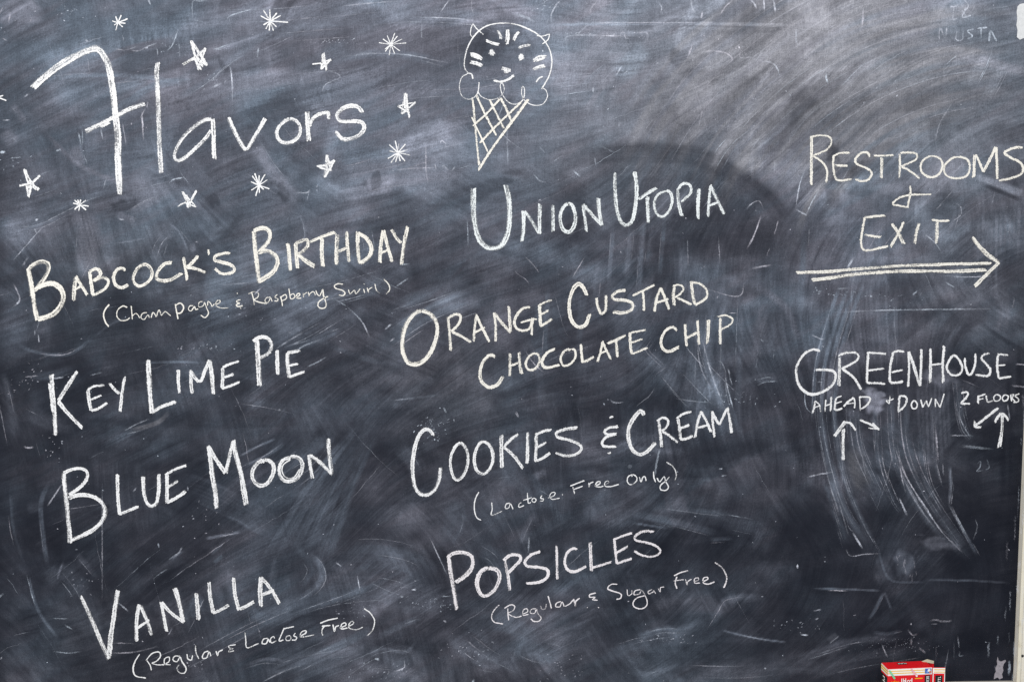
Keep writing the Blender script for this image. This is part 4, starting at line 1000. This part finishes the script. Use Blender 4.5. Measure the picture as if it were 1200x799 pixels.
    ([(132,760),(160,759),(190,752)],1.6,.4), ([(134,748),(162,749)],1.1,.3), ([(200,740),(206,730)],1.3,.5), ([(142,701),(155,712)],1.6,.35), ([(125,765),(126,766)],1.5,.8), ([(118,772),(119,773)],2,.7), ([(0,700),(10,690)],2,.35),
    ([(5,768),(8,764)],1.6,.5), ([(160,573),(164,568)],1.6,.5), ([(223,566),(224,572)],1.4,.5), ([(189,632),(190,638)],1.4,.4), ([(205,650),(212,645),(217,637)],1.3,.5), ([(33,520),(38,522),(45,521)],2,.7), ([(34,440),(50,438)],1.5,.5), ([(64,442),(80,440)],1.6,.5),
    ([(50,390),(51,400)],1.4,.5), ([(46,385),(46,392)],1.2,.4), ([(52,403),(53,405)],1.8,.6), ([(110,438),(125,434)],1.4,.35), ([(150,502),(165,494),(180,488)],1.4,.5), ([(325,408),(340,398),(358,388)],1.6,.5), ([(345,412),(360,403),(378,396)],1.6,.5),
    ([(362,428),(375,422),(385,416)],1.5,.5), ([(300,345),(310,335)],1.6,.4), ([(291,330),(291,328)],4,.5), ([(357,325),(359,323)],1.6,.4), ([(380,254),(382,254)],2,.6), ([(470,310),(482,308)],1.5,.5)):
    scratch(pts, wd, pr)
# hair-thin drag marks that follow the wiping
for k in range(170):
    i = int(rng.integers(20, nx-20)); j = int(rng.integers(20, nz-20)); x, y = float(U[j, i]), float(V[j, i])
    if x > 1060 and y > 480 and rng.random() < .7: continue
    th = thA if rng.random() < .7 else thB; pts = [(x, y)]; fi, fj = float(i), float(j)
    for s in range(int(rng.uniform(3, 14))):
        a = float(th[int(fj), int(fi)]); fi = min(max(fi+5*math.cos(a), 0), nx-1); fj = min(max(fj-5*math.sin(a), 0), nz-1)
        pts.append((float(U[int(fj), int(fi)]), float(V[int(fj), int(fi)])))
    TR.ribbon(pts, rng.uniform(.4, .95), press=rng.uniform(.05, .26)*(1.15 if y < 330 else .9), depth=.0002, rag=.12, fade=True, step=2.0)
# powdery clumps where a word was rubbed out
for cx_, cy_, n_, a_, b_ in ((700,43,26,40,3),(640,8,30,22,7),(850,64,16,20,5),(80,16,26,22,9),(200,58,22,20,5),(392,52,28,30,2),(255,98,16,8,6),(245,405,26,26,2),(505,500,60,14,12),(860,466,30,30,6),(70,520,16,16,14),(510,700,30,24,6),
     (455,775,30,28,7),(230,770,20,20,8),(780,740,30,30,5),(560,752,40,30,10),(250,600,14,30,20),(40,440,24,24,14),(300,360,26,30,10),(20,190,14,20,6),(1020,110,14,30,10),(960,340,22,24,4),(1030,345,16,40,6),(650,770,24,40,12),(930,720,18,40,10),(110,680,16,24,18),(420,705,24,20,8)):
    for k in range(n_):
        x, y = rng.normal(cx_, a_*.7), rng.normal(cy_, b_*.7); l = rng.uniform(.5, 2.6); a = rng.normal(-.5, .7)
        TR.ribbon([(x, y), (x+l*math.cos(a), y+l*math.sin(a))], rng.uniform(.5, 1.1), press=rng.uniform(.15, .6), depth=.00024, rag=.1, step=.8)
# loose crumbs and specks of chalk
for k in range(520):
    x = rng.uniform(-200, 1186); y = rng.uniform(-100, 792)
    small = rng.random() < .25
    if small: x, y = rng.normal(1035, 22), rng.normal(743, 5)
    if y > 792 or x > 1186: continue
    l = rng.uniform(.5, 2.0)*(.5 if small else 1); a = rng.uniform(0, 6.3)
    TR.ribbon([(x, y), (x+l*math.cos(a), y+l*math.sin(a))], rng.uniform(.5, 1.2)*(.6 if small else 1), press=rng.uniform(.2, .8)*(.55 if small else 1), depth=.00024, rag=.1, step=.8)
# soft dust fallen around each written stroke
for nm, lb, ct, mt, tx, gr, pt in WRIT:
    for g in parse(tx):
        for wd, pts in g:
            if wd > 2.2 and rng.random() < .8: swipe(pts, wd*2.3+2, .028, .3, None, soft=.9, ends=.1)
# streaks and drips of paint wear close to the right edge
def edge_x(y): return 1187 + (793-y)*.041
for k in range(150):
    y = rng.uniform(250, 785); x = edge_x(y)-3-abs(rng.normal(0, 10 if y < 690 else 16)); l = rng.uniform(4, 40)*(1 if y < 690 else .7)
    TR.ribbon([(x, y), (x+rng.uniform(-.6, .4), y+l*.5), (x-l*.03, min(795, y+l))], rng.uniform(.6, 2.6), press=rng.uniform(.06, .38), depth=.0002, rag=.45, fade=True, step=1.2)
for k in range(26):
    y = rng.uniform(400, 780); x = edge_x(y)-rng.uniform(1, 6)
    TR.ribbon([(x, y), (x+.2, y+rng.uniform(2, 9))], rng.uniform(.8, 2.2), press=rng.uniform(.3, .7), depth=.0002, rag=.5, step=1.0)
for k in range(90):
    x = rng.uniform(1108, 1186); y = 797-abs(rng.normal(0, 3.2)); l = rng.uniform(2, 9)
    TR.ribbon([(x, y), (x+l*.5, y+rng.uniform(-.8, .8)), (x+l, y+rng.uniform(-.6, .6))], rng.uniform(.8, 2.8), press=rng.uniform(.2, .8), depth=.0002, rag=.5, step=1.0)
blob(1171, 787, 4, 9, .3, mul=False, rough=.9, hue=0)

DEN *= 1 - .20*np.clip((V-240)/200, 0, 1) - .10*np.clip((300-U)/300, 0, 1)*(V < 900)
DEN = np.clip(DEN, .002, 1)
# ------------------------------------------------------------------ chalkboard
bc = Vector(((BX0+BX1)/2, 0, BZ0-.06))
board = empty('chalkboard', bc, 'big dusty slate chalkboard covered with handwritten ice cream flavours', 'chalkboard')
SLATE = mat_slate()
nv = nx*nz
co = np.zeros((nv, 3), np.float32); co[:, 0] = GX.ravel()-bc.x; co[:, 2] = GZ.ravel()-bc.z
idx = np.arange(nv, dtype=np.int32).reshape(nz, nx)
q = np.stack([idx[:-1, :-1], idx[:-1, 1:], idx[1:, 1:], idx[1:, :-1]], -1).reshape(-1, 4)
me = bpy.data.meshes.new('slate_face')
me.vertices.add(nv); me.vertices.foreach_set('co', co.ravel())
me.loops.add(q.size); me.loops.foreach_set('vertex_index', q.ravel())
me.polygons.add(len(q)); me.polygons.foreach_set('loop_start', np.arange(0, q.size, 4, dtype=np.int32))
me.update(calc_edges=True)
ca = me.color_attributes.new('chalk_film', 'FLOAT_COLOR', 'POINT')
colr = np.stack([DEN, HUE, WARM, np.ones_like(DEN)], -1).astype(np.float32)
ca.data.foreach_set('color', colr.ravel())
me.materials.append(SLATE)
face = bpy.data.objects.new('slate_face', me); C.objects.link(face); face.parent = board
tr = TR.build('old_chalk_marks', TRACE, board, keep_origin=False); tr['kind'] = 'stuff'
tr['label'] = 'faint half-rubbed scratches and crumbs of old chalk'

def box_mesh(x0, x1, y0, y1, z0, z1, bev=.0015, seg=2):
    import bmesh
    bm = bmesh.new(); bmesh.ops.create_cube(bm, size=1)
    for v in bm.verts:
        v.co = Vector((x0+(v.co.x+.5)*(x1-x0), y0+(v.co.y+.5)*(y1-y0), z0+(v.co.z+.5)*(z1-z0)))
    if bev: bmesh.ops.bevel(bm, geom=list(bm.edges), offset=bev, segments=seg, profile=.6, affect='EDGES')
    return bm
def box(name, b, mat, parent=None, bev=.0015, rot=None):
    bm = box_mesh(*b, bev=bev)
    c = Vector(((b[0]+b[1])/2, (b[2]+b[3])/2, b[4]))
    for v in bm.verts: v.co -= c
    m = bpy.data.meshes.new(name); bm.to_mesh(m); bm.free(); m.materials.append(mat)
    o = bpy.data.objects.new(name, m); C.objects.link(o)
    o.location = c - (parent.location if parent else Vector())
    o.parent = parent
    return o

def mat_paint(name, c1, c2, c3, sc_=1.0, rough=.55):
    m, nt, b = nodes(name)
    geo = N(nt, 'ShaderNodeNewGeometry').outputs['Position']
    a = noise(nt, mapping(nt, geo, (60*sc_, 60*sc_, 9*sc_)), 1, 4, .6); d = noise(nt, geo, 260*sc_, 3, .6); e = noise(nt, geo, 34*sc_, 4, .65)
    c = mixc(nt, mapr(nt, a, .35, .7, 0, .8), c1, c2)
    c = mixc(nt, mapr(nt, e, .58, .70, 0, .7), c, c3)
    c = mixc(nt, mapr(nt, d, .6, .75, 0, .45), c, c3)
    nt.links.new(c, b.inputs['Base Color']); b.inputs['Roughness'].default_value = rough
    bp = N(nt, 'ShaderNodeBump'); bp.inputs['Strength'].default_value = .25; bp.inputs['Distance'].default_value = .001
    nt.links.new(e, bp.inputs['Height']); nt.links.new(bp.outputs[0], b.inputs['Normal'])
    return m
PAINT = mat_paint('worn_cream_paint', (.74, .69, .58), (.82, .785, .70), (.52, .46, .35))
DUSTY = mat_paint('dusty_painted_ledge', (.46, .43, .38), (.60, .58, .55), (.24, .22, .19))
WALL = mat_paint('plain_wall_plaster', (.55, .54, .51), (.58, .57, .54), (.52, .50, .47), .3, .85)
def mat_plain(name, col, rough=.6, metal=0.0, var=.12, spec=.4):
    m, nt, b = nodes(name)
    geo = N(nt, 'ShaderNodeNewGeometry').outputs['Position']
    n_ = noise(nt, geo, 300, 3, .6)
    nt.links.new(mixc(nt, mapr(nt, n_, .3, .7, 0, 1), tuple(c*(1-var) for c in col), tuple(min(1, c*(1+var)) for c in col)), b.inputs['Base Color'])
    b.inputs['Roughness'].default_value = rough; b.inputs['Metallic'].default_value = metal; b.inputs['Specular IOR Level'].default_value = spec
    return m
DARKWOOD = mat_plain('board_backing', (.10, .08, .06), .8)
SCREW = mat_plain('dark_screw_metal', (.06, .055, .05), .4, .8)
FW = .075
box('backing_panel', (BX0-.01, BX1+.01, .003, .020, BZ0-.01, BZ1+.01), DARKWOOD, board, 0)
fr = box('frame_rail', (BX1, BX1+FW, -.016, .024, BZ0-.060, BZ1+FW), PAINT, board, .003)
box('frame_rail', (BX0-FW, BX0, -.016, .024, BZ0-.060, BZ1+FW), PAINT, board, .003)
box('frame_rail', (BX0, BX1, -.014, .024, BZ1, BZ1+FW), PAINT, board, .003)
box('frame_rail', (BX0, BX1, -.0075, .024, BZ0-.060, BZ0), DUSTY, board, .002)
# thin inner bead along the right rail, with brush-worn edge
box('inner_bead', (BX1-.0012, BX1+.005, -.0185, -.0155, BZ0, BZ1), mat_paint('yellowed_bead_paint', (.78, .73, .60), (.72, .66, .52), (.56, .49, .34)), board, .0008)
TZ = BZ0-.060
tray = box('chalk_tray', (BX0-FW, BX1+FW, -.105, .024, TZ-.022, TZ-.0005), DUSTY, board, .004)
lip = box('tray_lip', (BX0-FW, BX1+FW, -.112, -.1045, TZ-.022, TZ+.008), DUSTY, board, .003)
# screw heads: a domed disc with a crossed slot
import bmesh
def screw(x, z, y):
    bm = bmesh.new(); R0 = .0027
    rings = []
    for r, h in ((R0, 0), (R0*.92, .0006), (R0*.6, .0011), (R0*.25, .0013)):
        rings.append([bm.verts.new((r*math.cos(a*math.pi/8), -h, r*math.sin(a*math.pi/8))) for a in range(16)])
    for a, b in zip(rings, rings[1:]):
        for i in range(16): bm.faces.new((a[i], b[i], b[(i+1) % 16], a[(i+1) % 16]))
    bm.faces.new(rings[-1][::-1])
    for s in ((.0019, .0003), (.0003, .0019)):
        vs = [bm.verts.new((s[0]*i, -.00145, s[1]*j)) for i, j in ((-1, -1), (1, -1), (1, 1), (-1, 1))]; bm.faces.new(vs)
    m = bpy.data.meshes.new('screw'); bm.to_mesh(m); bm.free(); m.materials.append(SCREW)
    return m
sm = None
sxz = P(1191.6, 764)
for zz in (sxz[1], sxz[1]+.42, sxz[1]+.84):
    if sm is None: sm = screw(0, 0, 0)
    o = bpy.data.objects.new('screw', sm); C.objects.link(o); o.parent = board
    o.location = Vector((BX1+.0072+.001, -.0160, zz)) - board.location
# paint flake at the corner and a scrap of masking tape high on the right
def flake(name, pts, mat, th=.0008, y=-.0002):
    p = [P(*a) for a in pts]; n = len(p)
    v = [(a, y, b) for a, b in p] + [(a, y-th, b) for a, b in p]
    f = [tuple(range(n, 2*n))] + [(i, (i+1) % n, n+(i+1) % n, n+i) for i in range(n)]
    return put(name, v, f, mat, board, (p[0][0], 0, p[0][1]))
fl = flake('paint_chip', [(1169,769),(1170,773),(1173,774.5),(1178,772.5),(1178.6,774),(1176.2,777),(1175,781),(1175.6,785),(1174,789),(1174.8,793.5),(1171,795),(1168.5,793),(1164.5,795),(1165.4,789),(1167,786),(1166.2,782),(1168.6,778),(1168,774)], mat_plain('bare_grey_ground', (.30, .28, .31), .8, 0, .2))
fl['label'] = 'pale grey patch where the paint has chipped'
tp = flake('tape_scrap', [(1192.3,8),(1195,5.2),(1199,4.4),(1205,5.4),(1212,6),(1213,44),(1206,46.5),(1199,45.2),(1195,47),(1191.4,44),(1192.2,36),(1190.9,30),(1191.9,22),(1191.2,14)], mat_plain('white_tape', (.62, .63, .64), .7, 0, .08))
tp['label'] = 'white scrap stuck by the upper right edge'

# ------------------------------------------------------------------ chalk writing
for i, (nm, lb, ct, mt, tx, gr, pt) in enumerate(WRIT):
    gl = parse(tx)
    allp = np.array([p for g in gl for w_, s in g for p in s])
    bx, bz = P((allp[:, 0].min()+allp[:, 0].max())/2, allp[:, 1].max())
    root = empty(nm, (bx, 0, bz), lb, ct, gr)
    par_of = [(root, pt)]*len(gl)
    for key, ws in WORDS.items():
        if key in lb:
            assert sum(n_ for _, n_ in ws) == len(gl), (key, len(gl))
            par_of = []
            for wn, n_ in ws:
                if n_ == 1: par_of.append((root, 'ampersand' if wn == '&' else 'numeral')); continue
                g0 = np.array([p for g in gl[len(par_of):len(par_of)+n_] for w_, s in g for p in s])
                ex, ez = P((g0[:, 0].min()+g0[:, 0].max())/2, g0[:, 1].max())
                we = bpy.data.objects.new('word', None); C.objects.link(we); we.parent = root
                we.empty_display_size = .03; we['label'] = 'the word ' + wn
                wloc = Vector((ex, 0, ez)); we.location = wloc - root.location
                par_of += [((we, wloc), pt)]*n_
    for k, g in enumerate(gl):
        R = Ribbons(100+i*50+k); R.layer = k % 4
        for wd, pts in g: R.chalk(pts, wd)
        pr_, pn = par_of[k]
        if isinstance(pr_, tuple):
            o = R.build(pn, mt, None); o.location = Vector(o.location) - pr_[1]; o.parent = pr_[0]
        else: R.build(pn, mt, pr_)
    if nm == 'chalk_ice_cream_drawing':
        for k, g in enumerate(parse(CONE_TXT)):
            R = Ribbons(900+k); R.layer = 6+k*3
            for wd, pts in g: R.chalk(pts, wd)
            o = R.build('cone_line', CREAM, root)
            o['label'] = 'cream line of the lattice cone'

# ------------------------------------------------------------------ box of chalk on the tray
RED = mat_plain('red_printed_card', (.76, .008, .014), .38, 0, .06)
YEL = mat_plain('yellow_print', (.92, .52, .01), .4, 0, .05)
WHT = mat_plain('white_print', (.90, .89, .85), .45, 0, .05)
BLK = mat_plain('black_print', (.012, .012, .012), .4, 0, .05)
BLU = mat_plain('blue_print', (.05, .14, .50), .4, 0, .05)
ORG = mat_plain('orange_print', (.85, .22, .03), .4)
CARD = mat_plain('bare_cardboard', (.50, .45, .33), .85, 0, .12)
GRN = mat_plain('green_chalk_print', (.20, .62, .34), .5); PNK = mat_plain('pink_chalk_print', (.85, .42, .45), .5)
BW, BD, BH = .0815, .029, .098        # width of the front, depth, height
fx, fz = P(1040.5, 783.5)
YF = -.062
kx = (CAM_D+YF)/CAM_D
X0 = fx*kx; ZT = CAM_H + (fz-CAM_H)*kx
BH = ZT - TZ
ang = math.radians(4.2)
cb = empty('chalk_box', (X0, YF, TZ), 'small red and yellow cardboard chalk box with open flap at the lower right corner', 'chalk box')
cb.rotation_euler = (0, 0, ang)
def cbox(name, b, mat, bev=.0004, par=None, seg=1):
    bm = box_mesh(*b, bev=bev, seg=seg)
    m = bpy.data.meshes.new(name); bm.to_mesh(m); bm.free(); m.materials.append(mat)
    o = bpy.data.objects.new(name, m); C.objects.link(o); o.parent = par or cb
    return o
def quad(name, pts, mat, par=None, th=.00025):
    """thin printed patch standing proud of the card; pts on its front, extruded back by th along y"""
    n = len(pts)
    v = [tuple(p) for p in pts] + [(p[0], p[1]+th, p[2]) for p in pts]
    f = [tuple(range(n))] + [(i, n+i, n+(i+1) % n, (i+1) % n) for i in range(n)]
    m = bpy.data.meshes.new(name); m.from_pydata(v, [], f); m.materials.append(mat)
    o = bpy.data.objects.new(name, m); C.objects.link(o); o.parent = par or cb
    return o
body = cbox('carton', (0, BW, 0, BD, 0, BH), RED, .0006)
e = .0003
def band(name, x0, x1, z0, z1, mat, y=-e): return quad(name, [(x0, y, z0), (x1, y, z0), (x1, y, z1), (x0, y, z1)], mat)
# striped band round the top of the front and left side
band('white_band', .0004, BW-.0004, BH-.0128, BH-.0006, WHT, -e)
for k in (0, 1): band('yellow_stripe', .0006, BW-.0006, BH-.0050-k*.0042, BH-.0036-k*.0042, YEL, -2*e)
def sband(name, z0, z1, mat, x=-e):
    v = [(x, .0006, z0), (x, BD-.0006, z0), (x, BD-.0006, z1), (x, .0006, z1)]
    m = bpy.data.meshes.new(name); m.from_pydata([*v, *[(a+.0002, b, c) for a, b, c in v]], [], [(3, 2, 1, 0), (0, 1, 5, 4), (2, 3, 7, 6), (1, 2, 6, 5), (3, 0, 4, 7)]); m.materials.append(mat)
    o = bpy.data.objects.new(name, m); C.objects.link(o); o.parent = cb; return o
sband('white_band', BH-.0128, BH-.0006, WHT)
for k in (0, 1): sband('yellow_stripe', BH-.0054-k*.0044, BH-.0028-k*.0044, YEL, -2*e)
sidep = sband('black_panel', BH-.052, BH-.0165, BLK)
for k in range(8):
    z = BH-.019-k*.0038; v = [(-3*e, BD*.35, z-.0022), (-3*e, BD*.65, z-.0022), (-3*e, BD*.65, z), (-3*e, BD*.35, z)]
    if k % 2: v = [v[0], (-3*e, BD*.48, z-.0022), (-3*e, BD*.48, z), v[3]]
    m = bpy.data.meshes.new('white_letter'); m.from_pydata(v, [], [(3, 2, 1, 0)]); m.materials.append(WHT)
    o = bpy.data.objects.new('white_letter', m); C.objects.link(o); o.parent = sidep
# black text panels
def textpanel(x0, x1, par=None, ymul=1):
    p = band('black_panel', x0, x1, BH-.050, BH-.0145, BLK, -e)
    r = random.Random(int(x0*1e5))
    for k in range(9):
        z = BH-.0165-k*.0037
        a = x0+(x1-x0)*.30; b_ = x0+(x1-x0)*.80
        o = quad('white_letter', [(a, -2*e, z-.0022), (a+.0006, -2*e, z-.0022), (a+.0006, -2*e, z-.0009), (b_-.0005, -2*e, z-.0009), (b_-.0005, -2*e, z-.0022), (b_, -2*e, z-.0022), (b_, -2*e, z), (a, -2*e, z)] if k % 2 else
                 [(a, -2*e, z-.0022), (b_, -2*e, z-.0022), (b_, -2*e, z-.0015), (a+.0006, -2*e, z-.0015), (a+.0006, -2*e, z-.0007), (b_, -2*e, z-.0007), (b_, -2*e, z), (a, -2*e, z)], WHT, p)
textpanel(BW-.0135, BW-.0035); 
bl = band('blue_badge', BW-.0135, BW-.0020, BH-.0108, BH-.0020, BLU, -3*e)
def disc(name, cx, cz, r, mat, y, par=None):
    return quad(name, [(cx+r*math.cos(-t*math.pi/9), y, cz+r*math.sin(-t*math.pi/9)) for t in range(18)][::-1], mat, par)
disc('badge_dot', BW-.0062, BH-.0052, .0026, WHT, -4*e, bl); disc('badge_dot', BW-.0045, BH-.0082, .0019, ORG, -4*e, bl)
disc('badge_dot', BW-.0095, BH-.0078, .0016, mat_plain('pale_blue_print', (.25, .42, .75), .4), -4*e, bl)
# printed chalk sticks crossing the band
def stick(x, z, dx_, dz_, r, mat):
    L = math.hypot(dx_, dz_); nx_, nz_ = -dz_/L*r, dx_/L*r
    o = quad('printed_chalk_stick', [(x+nx_, -5*e, z+nz_), (x-nx_, -5*e, z-nz_), (x+dx_-nx_*1.35, -5*e, z+dz_-nz_*1.35), (x+dx_+nx_*1.35, -5*e, z+dz_+nz_*1.35)], mat)
    f2 = disc('printed_chalk_stick_end', x+dx_, z+dz_, r*1.3, WHT if mat is PNK else GRN, -5.5*e, o)
    return o
stick(.0022, BH-.0022, .0098, -.0148, .0013, GRN); stick(.0422, BH-.0010, .0105, -.0135, .0013, PNK)
# lettering strokes on the front
def pen(name, pts, wd, mat, y, plane='front'):
    p, t = spline(pts, .0006); g = np.gradient(p, axis=0); g /= np.maximum(np.hypot(g[:, 0], g[:, 1]), 1e-9)[:, None]
    nn = np.stack([-g[:, 1], g[:, 0]], 1)*wd/2
    v, f = [], []
    for k in range(len(p)):
        for s in (1, -1):
            a, b = p[k]+nn[k]*s
            v.append((a, y, b) if plane == 'front' else (a, b, y))
        if k: f.append((2*k-2, 2*k, 2*k+1, 2*k-1))
    m = bpy.data.meshes.new(name); m.from_pydata(v, [], f); m.materials.append(mat)
    o = bpy.data.objects.new(name, m); C.objects.link(o); o.parent = cb; return o
def glyph(segs, ox, oz, s, wd, mat, name='white_letter', y=-6*e, plane='front'):
    for q in segs: pen(name, [(ox+a*s, oz+b*s) for a, b in q], wd, mat, y, plane)
GL = {'c': [[(.6,.55),(.3,.62),(.05,.35),(.15,.05),(.4,0),(.6,.1)]], 'o': [[(.3,.62),(.05,.35),(.15,.03),(.4,.0),(.6,.3),(.5,.58),(.3,.62)]], 'l': [[(.1,1.1),(.1,0)]],
      'r': [[(.1,.6),(.1,0)],[(.1,.4),(.3,.6),(.5,.58)]], 'e': [[(.08,.32),(.55,.34),(.45,.6),(.15,.55),(.06,.25),(.25,0),(.55,.08)]], 'd': [[(.5,1.1),(.5,0)],[(.5,.5),(.2,.6),(.05,.3),(.2,0),(.5,.12)]],
      'h': [[(.1,1.1),(.1,0)],[(.1,.4),(.35,.6),(.5,.4),(.5,0)]], 'a': [[(.5,.6),(.5,0)],[(.5,.5),(.2,.6),(.05,.3),(.2,0),(.5,.12)]], 'k': [[(.1,1.1),(.1,0)],[(.5,.6),(.1,.3),(.5,0)]]}
# cropped by the frame: white script in the middle, yellow words to its left, a yellow rule to its right
x = .0245
for ch in 'lhlrrl':
    glyph(GL[ch], x, BH-.0265, .0078, .0014, WHT); x += .0042 if ch != 'l' else .0030
x = .0050
for ch in 'color':
    glyph(GL[ch], x, BH-.0268, .0052, .0009, YEL, 'yellow_letter'); x += .0036 if ch != 'l' else .0018
band('yellow_rule', .0500, .0640, BH-.0203, BH-.0188, YEL, -2*e)
x = .0120
for ch in 'chalk':
    glyph(GL[ch], x, BH-.052, .0150, .0024, WHT); x += .0105 if ch != 'l' else .0045
band('yellow_stripe', .0040, BW-.004, BH-.066, BH-.064, YEL, -2*e)
# top face: small dark plate with white word
tpv = [(.026, .016), (.043, .016), (.043, .024), (.026, .024)]
m = bpy.data.meshes.new('top_plate'); m.from_pydata([(a, b, BH+e) for a, b in tpv], [], [(0, 1, 2, 3)]); m.materials.append(BLK)
o = bpy.data.objects.new('top_plate', m); C.objects.link(o); o.parent = cb
x = .0270
for ch in 'chalkc':
    glyph(GL[ch], x, .0185, .0036, .0009, WHT, 'white_letter', BH+2*e, 'top'); x += .0027
tpw = [(0, 0), (BW, 0), (BW, .0012), (0, .0012)]
# open end on the right: front flap, raised top flap, inner sleeve edge
fp = quad('side_flap', [(BW+.0006, -.0004, 0), (BW+.0225, -.0030, 0), (BW+.0225, -.0030, BH-.0006), (BW+.0006, -.0004, BH-.0006)], RED, None, .0007)
def fquad(name, x0, x1, z0, z1, mat, off):
    yy = lambda x_: -.0004 - (x_-BW-.0006)*.0026/.0219 - off
    return quad(name, [(x0, yy(x0), z0), (x1, yy(x1), z0), (x1, yy(x1), z1), (x0, yy(x0), z1)], mat, None, .0001)
fquad('white_band', BW+.0008, BW+.0222, BH-.0114, BH-.0012, WHT, .0004)
for k in (0, 1): fquad('yellow_stripe', BW+.003, BW+.0218, BH-.0050-k*.0044, BH-.0036-k*.0044, YEL, .0007)
fquad('black_panel', BW+.0055, BW+.0180, BH-.050, BH-.0150, BLK, .0004)
for k in range(9):
    z = BH-.0172-k*.0037
    fquad('white_letter', BW+.0100, BW+.0150, z-.0021, z-.0013 if k % 2 else z-.0015, WHT, .0007); fquad('white_letter', BW+.0100 if k % 3 else BW+.0138, BW+.0112 if k % 3 else BW+.0150, z-.0013, z, WHT, .0007)
fquad('white_edge', BW+.0210, BW+.0222, .001, BH-.0118, WHT, .0007)
fquad('white_edge', BW+.0008, BW+.0022, .001, BH-.0118, WHT, .0007)
v = [(BW, BD, BH), (BW+.0185, BD+.001, BH-.004), (BW+.0205, BD-.014, BH-.003), (BW, BD-.016, BH)]
bf = put('back_flap', [(BW, BD-.0005, 0), (BW+.0150, BD-.002, 0), (BW+.0150, BD-.002, BH-.002), (BW, BD-.0005, BH-.001),
                       (BW, BD-.0012, 0), (BW+.0150, BD-.0027, 0), (BW+.0150, BD-.0027, BH-.002), (BW, BD-.0012, BH-.001)],
         [(3, 2, 1, 0), (4, 5, 6, 7), (0, 1, 5, 4), (1, 2, 6, 5), (2, 3, 7, 6), (3, 0, 4, 7)], RED); bf.parent = cb; bf.location = (0, 0, 0)
tf = put('top_flap', [(BW-.0085, BD-.0040, BH+.0004), (BW+.0110, BD-.0105, BH-.0020), (BW+.0150, BD-.003, BH-.0006), (BW+.0030, BD-.0005, BH+.0024),
                      (BW-.0085, BD-.0040, BH+.0009), (BW+.0110, BD-.0105, BH-.0015), (BW+.0150, BD-.003, BH-.0001), (BW+.0030, BD-.0005, BH+.0029)],
         [(3, 2, 1, 0), (4, 5, 6, 7), (0, 1, 5, 4), (1, 2, 6, 5), (2, 3, 7, 6), (3, 0, 4, 7)], CARD); tf.parent = cb; tf.location = (0, 0, 0)
tf['label'] = 'raised cardboard flap, plain tan on its face'
# ------------------------------------------------------------------ wall behind
wl = put('wall', [(-6, .045, -1.5), (6, .045, -1.5), (6, .045, 5), (-6, .045, 5)], [(0, 1, 2, 3)], WALL)
wl['kind'] = 'structure'
print('board grid', nx, nz, 'BX', BX0, BX1, 'BZ', BZ0, BZ1, 'x at top', )
